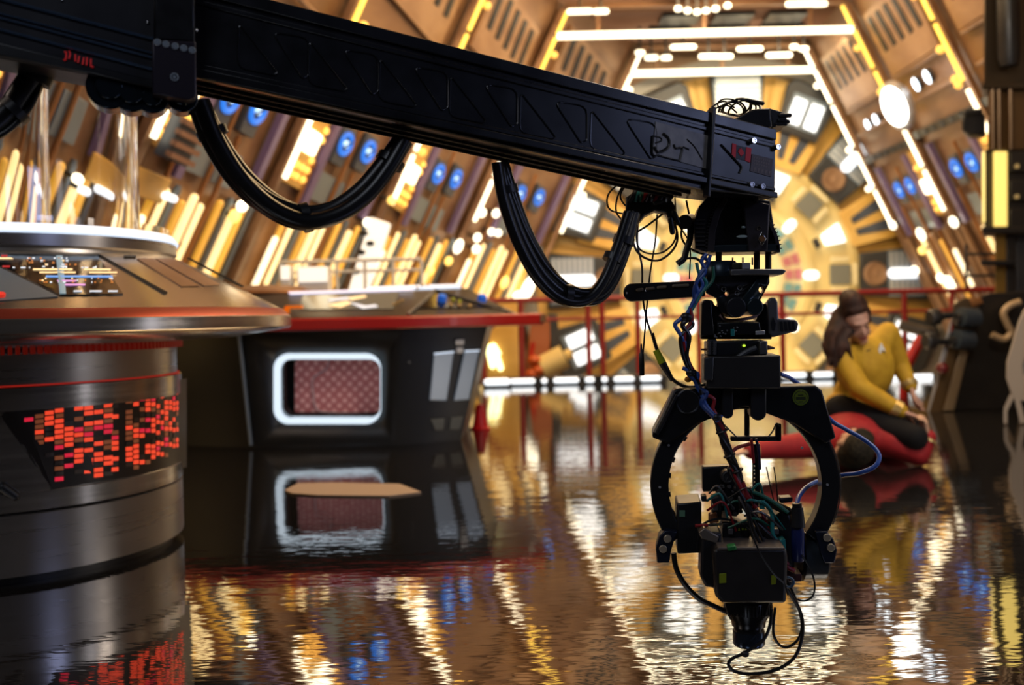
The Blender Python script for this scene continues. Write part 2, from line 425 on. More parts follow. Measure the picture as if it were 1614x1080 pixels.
cols = {'white': 'creamy white', 'amber': 'amber'}
for bc, i in BAYS:
    a, b = ST[i], ST[i + 1]; w = b - a
    for side in (-1, 1):
        if side > 0 and i < 2: continue
        where = LB[i] if side < 0 else RB[i]
        # two blue rings
        for k, t in enumerate((.40, .62)):
            o = inst(P_ring, 'ring'); put(o, side, a + w * t, ZB)
            tag(o, f"blue ring lamp, {'nearer' if k == 0 else 'farther'} of two {where}", 'lamp', 'blue ring lamps on the leaning walls')
        # amber panel just past the arch
        if i < 4 or side > 0:
            o = inst(P_amb, 'amb'); put(o, side, a + w * .15, 2.52)
            tag(o, f"gold panel with square lamp and amber bulbs {where}", 'lamp panel', 'amber lamp panels on the leaning walls')
        # glowing tubes
        seq = [(.20, 'amber'), (.265, 'white'), (.395, 'amber'), (.46, 'white'), (.525, 'white'), (.655, 'amber'), (.785, 'white'), (.85, 'amber')]
        seq = seq if side < 0 else [(.355, 'amber'), (.66, 'white')]
        for k, (t, c) in enumerate(seq):
            o = inst(P_t[c], 't' + c); put(o, side, a + w * t, .18 + (.06 if k % 2 else 0))
            tag(o, f"{cols[c]} light tube, {ORD[k]} after the arch {where}", 'light tube', 'glowing tubes on the leaning walls')
        for k, t in enumerate((.15,)):
            o = inst(P_t['pale'], 'tpale'); put(o, side, a + w * t, 1.15 - .5 * k, .07)
            tag(o, f"short bright light tube {'high' if k == 0 else 'low'} {where}", 'light tube', 'short tubes on the leaning walls')
        # pipes between
        for k, t in enumerate((.318, .51, .74) if side > 0 else (.235, .4925, .59)):
            pipe('copper', side, a + w * t, .1, 2.42 if k != 1 else 2.95, .022, f"thin copper pipe, {ORD[k]} after the arch {where}", .055)
        if side > 0:
            for k, t in enumerate((.20, .44, .57, .93)):
                pipe('tan', side, a + w * t, -.3, 1.97, .04, f"tan sloping post, {ORD[k]} after the arch {where}", .06)
        for k, t in enumerate((.278, .84)):
            pipe('purple', side, a + w * t, 2.0, 3.05, .05, f"purple post {'before' if k == 0 else 'after'} the ring lamps {where}", .06)
        for k, t in enumerate((.33, .72, .915)):
            if side > 0: continue
            pipe('grey', side, a + w * t, .12, 1.95, .026, f"blue-grey pipe, {ORD[k]} after the arch {where}", .06)
        # dark panels under the rings
        q = MB()
        for t in (.40, .62): q.box(((t - .51) * w * (1 if side > 0 else -1), .015, 0), (.34, .03, .30))
        o = one('slate_panel', q, [STEELB], f"blue-grey twin panel below the ring lamps {where}", 'panel', 'panels below the ring lamps', .006)
        put(o, side, a + w * .51, 2.17)
        # slotted panel high up
        q = MB(); q.box((0, .02, 0), (w * .74, .04, .9))
        for k in range(5): q.box((-.55 * w * .5 + k * .137 * w, .045, .12), (.12, .012, .5), Matrix.Rotation(.12, 3, 'Y'), 1)
        o = one('slotted_panel', q, [BRONZEL, BLACK], f"bronze panel with dark slots high {where}", 'panel', 'slotted panels high on the walls', .0)
        put(o, side, a + w * .52, 4.35)
        # crossbars with amber end lamps
        for k, z in enumerate((3.55, 3.9)):
            if side < 0 and k: continue
            t_ = thing('crossbar', f"bronze crossbar with amber end lamp, {'lower' if k == 0 else 'upper'} {where}", 'crossbar', group='crossbars on the leaning walls')
            c = MB(); c.cyl((-w * .36, .05, 0), (w * .36, .05, 0), .03, n=10); build(c, 'bar', [BRONZE], t_)
            c = MB(); c.ell((-w * .38 * (1 if side > 0 else -1), .07, 0), (.055, .05, .05), n=8); build(c, 'end_lamp', [AMBER], t_)
            put(t_, side, a + w * .5, z)
        # cool spots
        if side > 0:
            for k, t in enumerate((.44, .62)):
                s_ = thing('oval_lamp', f"oval cool white wall lamp, {'nearer' if k == 0 else 'farther'} of two {where}", 'lamp', group='oval cool lamps on the column-side wall')
                c = MB(); c.cyl((0, 0, 0), (0, .05, 0), .085, n=18); build(c, 'rim', [SLATE], s_)
                c = MB(); c.ell((0, .05, 0), (.065, .03, .09), n=10); build(c, 'bulb', [COOLL], s_)
                put(s_, side, a + w * t, 3.72 if i < 4 else 3.62)
    # dark cable tray along the column-side wall
    if i >= 2:
        q = MB(); q.box((0, .04, 0), (w * .96, .08, .10))
        for k in range(7): q.box(((k - 3) * w * .13, .085, 0), (.05, .012, .08), None, 1)
        o = one('cable_tray', q, [BLACK, SLATE], f"black cable tray {RB[i]}", 'cable tray', 'cable trays on the column-side wall')
        put(o, 1, a + w * .5, 3.18)

# --- scattered stud lamps and horizontal strips where the photo shows them
def wall_hit(side, px, py):
    r = ray(px, py); e = V((0, 0, EYE)); t = 4.9
    while t < 15.7:
        p = e + r * t
        if side < 0 and p.x <= WL(t, p.z).x or side > 0 and p.x >= WR(t, p.z).x: return t, p.z
        t += .01
    return 15.6, p.z
DOTW = mat('dot_white_light', (.9, .9, .8), .5, em=(1., .90, .66), es=3.2); DOTA = mat('dot_amber_light', (.9, .7, .3), .5, em=(1., .62, .14), es=2.)
studs = [(-1, [(98, 268, .035, DOTW), (283, 203, .05, DOTA), (355, 314, .05, DOTW), (343, 330, .06, DOTA), (559, 343, .05, DOTW), (597, 308, .05, DOTA), (744, 330, .06, DOTW), (766, 331, .06, DOTW), (759, 360, .05, DOTW), (769, 362, .05, DOTW),
          (705, 382, .10, DOTW), (736, 369, .06, DOTW), (734, 387, .06, DOTW), (817, 450, .20, DOTW), (800, 462, .09, DOTW), (833, 404, .08, DOTW), (780, 440, .10, DOTA), (660, 420, .06, DOTA), (690, 405, .06, DOTA)], 'console-side wall'),
         (1, [(1410, 349, .07, DOTW), (1518, 342, .08, DOTW), (1465, 362, .10, DOTW), (1511, 440, .13, DOTW), (1496, 431, .07, DOTW), (1466, 388, .06, DOTA), (1440, 420, .07, DOTW)], 'column-side wall')]
for side, lst, nm in studs:
    for k, (x, y, r, m_) in enumerate(lst):
        d, z = wall_hit(side, x, y)
        r *= .8; b = MB(); b.cyl((0, 0, 0), (0, .13, 0), r * .5, n=10, m=1); b.ell((0, .15, 0), (r, .05, r * 1.25), n=8)
        o = tag(build(b, 'stud_lamp', [m_, DARKG], None), f"{'white' if m_ is DOTW else 'amber'} stud lamp, number {ORD[k] if k < 12 else ['thirteenth', 'fourteenth', 'fifteenth', 'sixteenth', 'seventeenth', 'eighteenth', 'nineteenth'][k - 12]} down the {nm}", 'lamp', 'stud lamps on the leaning walls')
        put(o, side, d, z, .004)
for k, (x, y, ln) in enumerate(((110, 286, .10), (157, 290, .34), (236, 298, .13))):
    d, z = wall_hit(-1, x, y); b = MB(); b.cap((-ln / 2, .16, 0), (ln / 2, .16, 0), .028, n=8); b.box((0, .07, 0), (.03, .14, .03), None, 1)
    o = tag(build(b, 'strip_lamp', [WHITEL, DARKG], None), f"horizontal cool white wall strip behind the glass cylinder, {ORD[k]} along", 'lamp', 'horizontal strips behind the glass cylinder'); put(o, -1, d, z, .004)
d, z = wall_hit(-1, 185, 272); b = MB(); b.box((0, .13, 0), (.85, .03, .20)); o = tag(build(b, 'gold_fascia', [GOLD], None, .01), 'horizontal gold fascia behind the glass cylinder above the white strips', 'panel'); put(o, -1, d, z, .004)
d, z = wall_hit(-1, 243, 205); b = MB(); b.box((0, .20, 0), (.30, .10, .32), None, 1)
for k in range(4): b.box((0, .27, -.12 + k * .085), (.34, .05, .04))
o = tag(build(b, 'louvre_grille', [ROSE, SLATE], None), 'rose-brown louvre grille beside the collar rollers', 'grille'); put(o, -1, d, z, .004)

# --- arches with lamp tubes
AR = ['nearest the camera, behind the round console', 'behind the round console', 'next to the first hose loop', 'above the angular console', 'with the longer ceiling tube', 'with the shorter ceiling tube at the round bulkhead']
for i, d in enumerate(ST):
    if i == 0: continue
    lab = ['', 'bronze arch nearest the camera, passing behind the round console', 'bronze arch with yellow lamps, second from the camera', 'bronze arch with yellow lamps, third from the camera',
           'bronze arch carrying the longer white ceiling tube', 'bronze arch carrying the shorter white ceiling tube'][i]
    t = thing('portal_arch', lab, 'arch', (WL(d, 0).x, d, 0), 'arches down the hall')
    def LP(z): return WL(d, z) + V((.10, 0, -.04))
    def RP(z): return WR(d, z) + V((-.10, 0, -.04))
    b = MB(); hw = V((0, .07, 0)); th = .075
    for P, s in ((LP, 1), (RP, -1)):
        q = [P(-1.0), P(ZC - .08), P(ZC - .08) + V((-s * th, 0, 0)), P(-1.0) + V((-s * th, 0, 0))]
        b.prism([p - hw for p in q], hw * 2)
    c0, c1 = LP(ZC - .08), RP(ZC - .08)
    b.prism([c0 - hw, c1 - hw, c1 - hw + V((0, 0, .07)), c0 - hw + V((0, 0, .07))], hw * 2)
    build(b, 'frame', [BRONZE], t, .008)
    # ceiling light tube hung under the arch
    z = 4.68
    bar = MB(); bar.cyl(LP(z) + V((.06, -.02, 0)), RP(z) + V((-.06, -.02, 0)), .046, n=14); build(bar, 'ceiling_tube', [WARMW if i < 5 else WARMW], t, label='long white ceiling tube')
    for k in (.15, .5, .85):
        hg = MB(); p = LP(z).lerp(RP(z), k); hg.box(p + V((0, .02, .18)), (.05, .03, .36)); build(hg, 'hanger', [BRONZE], t)
    for s, P in ((1, LP), (-1, RP)):
        for k, (z0, z1) in enumerate(((3.45, 4.1), (4.15, 4.66), (4.70, 5.0), (2.2, 2.75), (2.80, 3.35))):
            lt = MB(); off = V((s * .045, -.03, 0))
            lt.cyl(P(z0) + off, P(z1) + off, .024, n=10)
            build(lt, 'lamp_tube', [YELR if (i < 5 and z0 > 3.4) else WARMW], t)
        for z0 in (4.42, 3.4, 2.78):
            kb = MB(); kb.ell(P(z0) + V((s * .13, -.04, 0)), (.045, .045, .045), n=8); build(kb, 'knuckle_lamp', [AMBER if i < 5 else WARMW], t)

# --- little ceiling lamps
rows = [([(912, 18, 40), (945, 18, 24), (1067, 14, 9), (1082, 17, 9), (1097, 19, 9), (1111, 17, 9), (1126, 14, 12), (1145, 9, 12), (1262, 6, 50), (1290, 6, 24)], 12.85, 'before the longer ceiling tube'),
        ([(1007, 83, 14), (1025, 91, 20), (1048, 91, 16), (1075, 74, 40), (1115, 89, 30), (1140, 89, 26), (1180, 77, 40), (1226, 87, 40), (1250, 74, 12), (1265, 77, 14)], 14.75, 'between the two long ceiling tubes')]
for lst, D, where in rows:
    for k, (x, y, wd) in enumerate(lst):
        p = U(x, y, D); t = thing('ceiling_lamp', f"small warm ceiling lamp {where}, {ORD[k]} from the hose side", 'lamp', p, 'small ceiling lamps')
        hw_ = wd / 2 * D / FPX
        b = MB(); b.cap(p - V((hw_ - .03, 0, 0)) if hw_ > .05 else p - V((.01, 0, 0)), p + V((hw_ - .03, 0, 0)) if hw_ > .05 else p + V((.01, 0, 0)), .034, n=8); build(b, 'bulb', [WARMW], t)
        b = MB(); b.cyl(p + V((0, 0, .045)), V((p.x, p.y, ZC - .002)), .018, n=8); build(b, 'stem', [BLACK], t)
cb = MB()
for k, (D, x0, x1) in enumerate(((14.3, 1040, 1290), (14.95, 1020, 1280))):
    for q in range(3):
        a = U(x0 + (x1 - x0) * q / 3, 60, D).x; b_ = U(x0 + (x1 - x0) * (q + .72) / 3, 60, D).x
        o = MB(); o.box(((a + b_) / 2, D, ZC - .04), (b_ - a, .45, .06)); tag(build(o, 'ceiling_coffer', [BLACK], None), f"black recessed ceiling panel, {ORD[q]} of the {'nearer' if k == 0 else 'farther'} row between ceiling tubes", 'panel', 'dark ceiling panels')
# --- big white flood lamp on the column-side arch
p = U(1408, 168, 12.4); t = thing('flood_lamp', 'large glaring white flood lamp on the column-side arch', 'lamp', p)
Rm = Matrix.Rotation(-.35, 3, 'Y')
b = MB(); b.ell(p, (.145, .10, .26), Rm, 12); build(b, 'lens', [mat('flood_light', (1, 1, 1), .5, em=(1., .95, .85), es=6.)], t)
b = MB(); b.ell(p + V((.08, .09, .03)), (.20, .09, .33), Rm, 12); b.cyl(p + V((.1, .1, 0)), p + V((.24, .16, .02)), .03, n=8); build(b, 'housing', [SILVER], t)

# ================================================================ round bulkhead at the end of the hall
BD = 16.2; BC = U(1163, 437, BD); PX = BD / FPX
bk = thing('round_bulkhead', 'huge round gold bulkhead with pale rings closing the hall behind the railing', 'bulkhead', (BC.x, BD, BC.z))
AX = (V((1, 0, 0)), V((0, 0, 1)), V((0, -1, 0)))             # radius in the wall plane, height towards the hall
def ringm(prof, m, name, **k):
    b = MB(); b.lathe(prof, (BC.x, BD + .1, BC.z), 96, axis=AX); build(b, name, m, bk, **k)
ringm([(3.55, 0), (3.55, .16), (3.35, .18), (3.30, .10), (3.30, 0)], [ARCHG], 'outer_rim')
ringm([(3.30, .02), (3.30, .05), (1.95, .05), (1.95, .02)], [GOLD], 'gold_field')
ringm([(1.97, .02), (1.97, .11), (1.88, .12), (1.80, .06), (1.25, .07), (1.22, .13), (1.12, .14), (1.05, .08)], [CREAM], 'cream_field')
ringm([(1.05, .08), (.72, .08), (.70, .16), (.60, .18), (.55, .10), (.30, .12), (.26, .2), (.001, .22)], [CREAML], 'core')
def pol(r, a, h=0.): return V((BC.x + r * math.cos(a), BD + .1 - h, BC.z + r * math.sin(a)))
for c_, m_ in ((0, PINKP), (1, TEAL)):
    for k in range(24):
        if (k // 2) % 2 != c_: continue
        for r0, r1 in ((.76, .88), (.91, 1.02)):
            a = k * PI / 12 + .03; e = .085; b = MB()
            b.prism([pol(r0, a - e, .07), pol(r1, a - e, .07), pol(r1, a + e, .07), pol(r0, a + e, .07)], V((0, -.05, 0)))
            build(b, 'pad', [m_], bk)
for k in range(16):
    a = PI / 8 * k + PI / 16; b = MB()
    b.prism([pol(1.95, a - .012, .02), pol(3.3, a - .010, .02), pol(3.3, a + .010, .02), pol(1.95, a + .012, .02)], V((0, -.06, 0)))
    build(b, 'spoke', [OCHRE], bk)
def rframe(r, a, h):
    o = pol(r, a, h); er = V((math.cos(a), 0, math.sin(a))); en = V((0, -1, 0)); ex = en.cross(er)
    return Matrix(((ex.x, en.x, er.x, o.x), (ex.y, en.y, er.y, o.y), (ex.z, en.z, er.z, o.z), (0, 0, 0, 1)))
CLK = {0: "three o'clock", 1: "half past two", 2: "half past one", 3: "quarter to one", 4: "twelve o'clock", 5: "quarter past eleven", 6: "half past ten", 7: "half past nine",
       8: "nine o'clock", 9: "half past eight", 10: "half past seven", 11: "quarter to seven", 12: "six o'clock", 13: "quarter past five", 14: "half past four", 15: "half past three"}
# prototypes: z is outward radius, y towards the hall, x across
def p_bar():
    t = thing('bar_monitor', '', 'monitor')
    b = MB(); b.prism([(-.34, 0, -.57), (.34, 0, -.57), (.46, 0, .62), (-.46, 0, .62)], V((0, .10, 0))); build(b, 'case', [DARKG], t, .03)
    b = MB(); b.box((0, .11, .22), (.74, .03, .70))
    for k in range(8): b.box((0, .128, -.08 + k * .085), (.70, .012, .035), None, 1)
    build(b, 'grille', [STEELB, SILVER], t)
    b = MB(); b.cap((0, .15, -.06), (0, .15, .44), .085, n=8); build(b, 'lamp', [WHITEL], t)
    b = MB(); b.lathe([(.20, 0), (.16, .05), (.08, .03), (.001, .06)], (0, .10, -.33), 24, axis=(V((1, 0, 0)), V((0, 0, 1)), V((0, 1, 0)))); build(b, 'dome', [BRONZE], t)
    return t
def p_twin():
    t = thing('twin_lamp', '', 'lamp unit')
    b = MB(); b.prism([(-.34, 0, -.40), (.34, 0, -.40), (.44, 0, .34), (.34, 0, .46), (-.34, 0, .46), (-.44, 0, .34)], V((0, .10, 0))); build(b, 'case', [DARKG], t, .03)
    b = MB(); b.box((0, .11, -.02), (.58, .03, .54)); build(b, 'face', [STEELB], t, .02)
    for s in (-1, 1):
        b = MB(); b.box((s * .145, .13, -.04), (.21, .03, .42)); build(b, 'lamp_pane', [WHITEL], t, .02)
    return t
def p_slit():
    t = thing('slit_panel', '', 'panel')
    b = MB(); b.prism([(-.30, 0, -.40), (.30, 0, -.40), (.44, 0, .40), (-.44, 0, .40)], V((0, .06, 0))); build(b, 'plate', [GOLD], t, .02)
    for s in (-1, 1):
        b = MB(); b.prism([(s * .05, .061, -.27), (s * .15, .061, -.27), (s * .28, .061, .28), (s * .09, .061, .28)], V((0, .015, 0))); build(b, 'slit', [SLATE], t)
    return t
def p_wedge():
    t = thing('wedge_lamp', '', 'lamp')
    b = MB(); b.prism([(-.09, 0, -.17), (.09, 0, -.17), (.17, 0, .17), (-.17, 0, .17)], V((0, .05, 0))); build(b, 'lens', [WHITEL], t, .04)
    b = MB(); b.box((0, .0, -.27), (.16, .06, .10)); build(b, 'bracket', [DARKG], t, .01)
    return t
def p_sq():
    t = thing('square_plate', '', 'plate')
    b = MB(); b.box((0, .05, 0), (.33, .06, .33)); build(b, 'plate', [GREYP], t, .01)
    for x, z, w_, h_ in ((0, .24, .36, .09), (-.24, 0, .09, .30), (.24, 0, .09, .30)):
        b = MB(); b.box((x, .05, z), (w_, .06, h_)); build(b, 'lamp_bar', [CREAML], t, .02)
    b = MB(); b.cap((0, .06, -.42), (0, .06, -.52), .075, n=8); build(b, 'lamp', [WHITEL], t)
    return t
protos = {'bar': (p_bar(), 2.50, 'monitor', 'dark monitor with white lamp bar'), 'twin': (p_twin(), 2.82, 'lamp unit', 'dark twin-pane white lamp'), 'slit': (p_slit(), 2.28, 'panel', 'gold panel with two dark slits'),
          'wedge': (p_wedge(), 1.62, 'lamp', 'white wedge-shaped lamp'), 'sq': (p_sq(), 1.60, 'plate', 'small grey square plate with lamps')}
for k in range(16):
    a = k * PI / 8
    for key in (('bar', 'sq') if k % 2 == 0 else ('twin', 'slit', 'wedge')):
        if 10 < k < 14 and key in ('bar', 'twin', 'slit'): continue     # below the floor edge
        if k in (11, 12, 13): continue
        if (k, key) in ((1, 'twin'), (10, 'twin')): continue
        pr, r, cat, ds_ = protos[key]
        if k == 4 and key == 'bar': r, ds_ = 2.72, 'pale grilled unit without lamp'
        o = inst(pr, 'b' + key); o.matrix_world = rframe(r, a, .23 if key == 'twin' else .14 if key in ('bar', 'slit') and k != 4 else .19)
        if k == 4 and key == 'bar':
            for c_ in list(o.children):
                if c_.name.startswith('lamp'): bpy.data.objects.remove(c_)
        tag(o, f"{ds_} at the {CLK[k]} place of the round bulkhead", cat, {'bar': 'monitors', 'twin': 'twin lamp units', 'slit': 'gold slit panels', 'wedge': 'wedge lamps', 'sq': 'square plates'}[key] + ' on the round bulkhead')

# ================================================================ railing, edge lights, catwalk
RD = 12.5
rl = thing('railing', 'red tubular railing across the far edge of the floor', 'railing', (U(1100, 600, RD).x, RD, 0))
def tube_part(pts, r, name, m, parent, n=10, k=1): b = MB(); b.tube(pts, r, n, 0, k); return build(b, name, [m], parent)
zt, zm = 1.06, .83
x0, x1 = U(700, 470, RD).x, U(1566, 458, RD).x
tube_part([V((x0, RD, zt)), V((x1, RD, zt))], .034, 'top_rail', REDRAIL, rl)
tube_part([V((x0, RD, zm - .02)), V((x1, RD, zm - .02))], .022, 'mid_rail', REDRAIL, rl)
for px in (820, 926, 948, 1004, 1100, 1232, 1330, 1425, 1500):
    x = U(px, 540, RD).x; tube_part([V((x, RD, 0)), V((x, RD, zt))], .034, 'post', REDRAIL, rl)
b = MB(); xa = U(763, 540, RD).x
b.tube([V((xa - .02, RD, 0)), V((xa, RD, .55)), V((xa + .12, RD, .76)), V((xa + .32, RD, .80))], .026, 10, 0, 8); build(b, 'curved_end_post', [REDRAIL], rl)
def strip(pxa, pxb, y, n, label, gaps=()):
    pa, pb = U(pxa, y, RD - .12), U(pxb, y, RD - .12)
    t = thing('edge_light', label, 'edge light', ((pa.x + pb.x) / 2, RD - .12, 0), 'white lamp strips along the floor edge')
    b = MB(); b.box(((pa.x + pb.x) / 2, RD - .12, .05), (pb.x - pa.x + .1, .16, .10)); build(b, 'housing', [BLACK], t, .006)
    rnd = random.Random(int(pxa)); x = pa.x
    while x < pb.x - .04:
        w_ = rnd.choice((.10, .16, .28, .34)); w_ = min(w_, pb.x - x)
        c = MB(); c.cap((x + .045, RD - .205, .055), (max(x + .05, x + w_ - .045), RD - .205, .055), .030, n=6); build(c, 'lamp', [WHITEL], t)
        x += w_ + .05
strip(800, 936, 603, 9, 'white lamp strip on the floor edge between red posts by the angular console')
strip(944, 1042, 606, 6, 'short white lamp strip on the floor edge behind the crane head')
strip(1225, 1310, 600, 6, 'white lamp strip on the floor edge beside the woman, hose side')
p = U(782, 606, 12.2); t = thing('edge_light', 'single broad white floor lamp at the end of the edge strips', 'edge light', (p.x, 12.2, 0), 'white lamp strips along the floor edge')
b = MB(); b.box((p.x, 12.2, .03), (.34, .16, .06)); build(b, 'housing', [BLACK], t); b = MB(); b.cap((p.x - .12, 12.13, .065), (p.x + .12, 12.13, .065), .04, n=6); build(b, 'lamp', [WHITEL], t)
# big light boxes seen under the woman's outstretched arm
for k, (xa, ya, xb, yb, D) in enumerate(((1401, 592, 1420, 609, 11.9), (1434, 590, 1468, 612, 11.9), (1418, 627, 1437, 638, 9.6))):
    p = U((xa + xb) / 2, (ya + yb) / 2, D); w_ = (xb - xa) * D / FPX; h_ = (yb - ya) * D / FPX
    t = thing('light_box', ['white light box low behind the woman, half hidden by her sleeve', 'white light box low between the woman and the knobbed machine', 'small white floor light box beneath the woman\'s sleeve'][k], 'light box', (p.x, D, 0), 'light boxes behind the woman')
    b = MB(); b.box((p.x, D + .06, p.z / 2 + h_ / 4), (w_ * 1.05, .10, p.z + h_ / 2)); build(b, 'case', [DARKG], t, .005)
    b = MB(); b.box((p.x, D, p.z), (w_, .03, h_)); build(b, 'panel', [WHITEL], t, .008)
# white catwalk rail in front of the console-side wall
cw = thing('catwalk_rail', 'white catwalk railing behind the angular console', 'railing', (U(540, 430, 8.6).x, 8.6, 0))
za = U(540, 411, 8.6).z; zb = U(540, 428, 8.6).z
xa, xb = U(440, 420, 8.6).x, U(662, 410, 8.6).x
tube_part([V((xa, 8.6, za)), V((xb, 8.6, za))], .016, 'top_rail', WHITEP, cw); tube_part([V((xa, 8.6, zb)), V((xb, 8.6, zb))], .013, 'mid_rail', WHITEP, cw)
for k in range(6):
    x = xa + (xb - xa) * k / 5; tube_part([V((x, 8.6, 0)), V((x, 8.6, za))], .015, 'post', WHITEP, cw)
# bright equipment box and lit lockers on the catwalk
for k, (xa, ya, xb, yb, lab) in enumerate(((440, 418, 455, 442, 'small white lit locker behind the round console tip'), (466, 420, 516, 446, 'wide white lit locker behind the catwalk railing'))):
    D = 8.3; p = U((xa + xb) / 2, (ya + yb) / 2, D); w_ = (xb - xa) * D / FPX; h_ = (yb - ya) * D / FPX
    t = thing('lit_locker', lab, 'locker', (p.x, D, 0), 'lit lockers')
    b = MB(); b.box((p.x, D + .1, (p.z + h_ / 2) / 2), (w_, .18, p.z + h_ / 2)); build(b, 'cabinet', [WHITEP], t, .01)
    b = MB(); b.box((p.x, D - .0, p.z), (w_ * .9, .02, h_ * .9)); build(b, 'lit_door', [mat('locker_light', (.9, .9, .85), .5, em=(1., .95, .85), es=.8)], t, .005)
# white-lit equipment tower on the wall
D = 9.9; t = thing('equipment_tower', 'bright white equipment tower with dark ports below the first hose loop', 'equipment', (U(530, 380, D).x, D, 0))
b = MB(); q0, q1 = U(500, 455, D), U(560, 345, D); ctr = (q0 + q1) / 2
dv = (U(610, 345, D) - U(555, 455, D)); 
b.prism([U(548, 455, D), U(578, 455, D), U(612, 352, D), U(582, 342, D)], V((0, .15, 0)))
b.prism([V((U(548, 455, D).x - .2, D, 0)), V((U(578, 455, D).x - .2, D, 0)), U(578, 455, D), U(548, 455, D)], V((0, .15, 0)))
build(b, 'body', [mat('tower_light', (.9, .88, .82), .5, em=(1., .93, .80), es=.9)], t, .01)
for x, y in ((572, 368), (582, 384), (568, 398), (560, 428)):
    b = MB(); b.ell(U(x, y, D) + V((0, -.01, 0)), (.045, .03, .03), n=8); build(b, 'port', [BLACK], t)
# machinery beyond the railing by the angular console
D = 13.4
t = thing('cream_tank', 'cream cylinder tank with orange fittings behind the red railing', 'tank', U(870, 570, D))
b = MB(); b.cyl(U(852, 580, D), U(888, 562, D), .16, n=24); b.cyl(U(890, 561, D), U(900, 556, D), .07, n=16); build(b, 'drum', [CREAM], t)
for x, y in ((840, 568), (846, 584), (836, 590)):
    b = MB(); b.ell(U(x, y, D - .1), (.09, .08, .07), n=8); build(b, 'fitting', [mat('orange_enamel', (.55, .10, .02), .4)], t)
b = MB(); b.tube([U(838, 540, D), U(836, 565, D), U(848, 590, D), U(862, 600, D)], .035, 8); build(b, 'pipe', [REDP], t)
D = 12.95
t = thing('yellow_cabinet', 'tall gold cabinet behind the curved railing end', 'cabinet', (U(790, 560, D).x, D + .3, 0))
b = MB(); b.box((U(790, 560, D).x, D + .45, .3), (.42, .4, 1.6)); build(b, 'body', [GOLD], t, .01)
for k, (x, y, h) in enumerate(((770, 563, .26), (783, 570, .20), (779, 552, .10))):
    b = MB(); p = V((U(x, y, D).x, D + .23, U(x, y, D).z)); b.cap(p - V((.03, 0, -h / 2)), p + V((.03, 0, -h / 2)), .035, n=8); build(b, 'lamp', [mat('lime_white_light', (1, 1, .8), .5, em=(1., 1., .45), es=3.)], t)
D = 13.6
t = thing('rust_duct', 'rust-brown duct leaning behind the railing under the hose loop', 'duct', U(850, 545, D))
b = MB(); b.prism([U(826, 590, D), U(862, 590, D), U(868, 500, D), U(836, 500, D)], V((0, .4, 0))); build(b, 'shaft', [mat('rust_paint', (.35, .12, .05), .5)], t, .02)
b = MB(); b.prism([U(868, 560, D), U(884, 560, D), U(876, 495, D), U(862, 495, D)], V((0, .3, 0))); build(b, 'flange', [DARKG], t, .01)
# ================================================================ round console with glass cylinder
CC = V((-2.0, 3.86, 0)); 
RS = .672           # drum
rc = thing('round_console', 'large round steel console with red lamp panel and white glowing top ring', 'console', (CC.x, CC.y, 0))
def L(prof, name, m, parent=rc, n=96, **k):
    b = MB(); b.lathe(prof, CC, n); return build(b, name, m, parent, **k)
Z = dict(drum=.237, panel=.575, band=.655, neck=.765)
L([(.63, 0.0), (.63, .03)], 'plinth', [BLACK])
L([(.60, .03), (RS, .03), (RS, Z['drum'] - .006), (RS - .012, Z['drum']), (.60, Z['drum'])], 'lower_drum', [STEELD])
L([(.6, Z['drum']), (RS - .012, Z['drum']), (RS + .002, Z['drum'] + .006), (RS + .002, Z['drum'] + .066), (RS - .006, Z['drum'] + .070), (RS - .006, Z['panel']), (.6, Z['panel'])], 'panel_drum', [STEEL])
L([(.6, Z['panel']), (RS + .004, Z['panel'] + .002), (RS + .004, Z['band'] - .002), (.6, Z['band'])], 'band', [STEEL])
L([(.6, Z['band']), (RS - .012, Z['band']), (RS - .012, Z['neck']), (.6, Z['neck'])], 'neck', [STEELD])
L([(RS - .004, Z['band'] + .001), (RS - .004, Z['band'] + .006), (RS - .010, Z['band'] + .007)], 'red_line', [mat('red_line_light', (.4, .01, .01), .5, em=(1., .04, .02), es=.22)])
RR, ZR = 1.115, .875
L([(RS - .01, Z['neck'] + .02), (.80, .795), (.893, .797), (RR - .008, .828), (RR, .836), (RR, ZR), (RR - .004, ZR + .003)], 'underside', [STEEL], label='steel overhang with bright bevelled lip')
# red lamp ribs under the overhang
b = MB()
for k in range(100):
    a = -2.6 + k * .034
    p = CC + V(((.668) * math.cos(a), .668 * math.sin(a), .780)); b.box(p, (.03, .012, .034), Matrix.Rotation(a, 3, 'Z'))
o = build(b, 'lamp_rib', [mat('dim_red_light', (.4, .02, .01), .5, em=(1., .04, .015), es=.05)], rc); o['kind'] = 'stuff'
L([(RR - .004, ZR + .003), (1.077, .908), (1.072, .909)], 'red_band', [COPPER])
CONE = ((1.073, .909), (.690, 1.105))
L([CONE[0], CONE[1]], 'control_slope', [vary(mat('slope_steel', (.42, .37, .32), .3, .85), (2, 2, 40), rough=(.17, .28))])
L([(.690, 1.105), (.664, 1.107), (.660, 1.118), (.664, 1.124), (.668, 1.128), (.668, 1.168), (.655, 1.176)], 'collar', [STEELD])
L([(.672, 1.168), (.676, 1.174), (.655, 1.203), (.600, 1.207), (.575, 1.200), (.575, 1.19)], 'glowing_ring', [RINGL])
L([(.575, 1.195), (.001, 1.195)], 'top_plate', [STEELD])
L([(.640, 1.206), (.642, 1.206), (.642, 1.232), (.640, 1.232), (.640, 1.206)], 'glass_collar', [GLASS])
def cone_r(z):
    (r0, z0), (r1, z1) = CONE
    return r0 + (r1 - r0) * (z - z0) / (z1 - z0) if z0 <= z <= z1 else (-1 if z > z1 else r0)
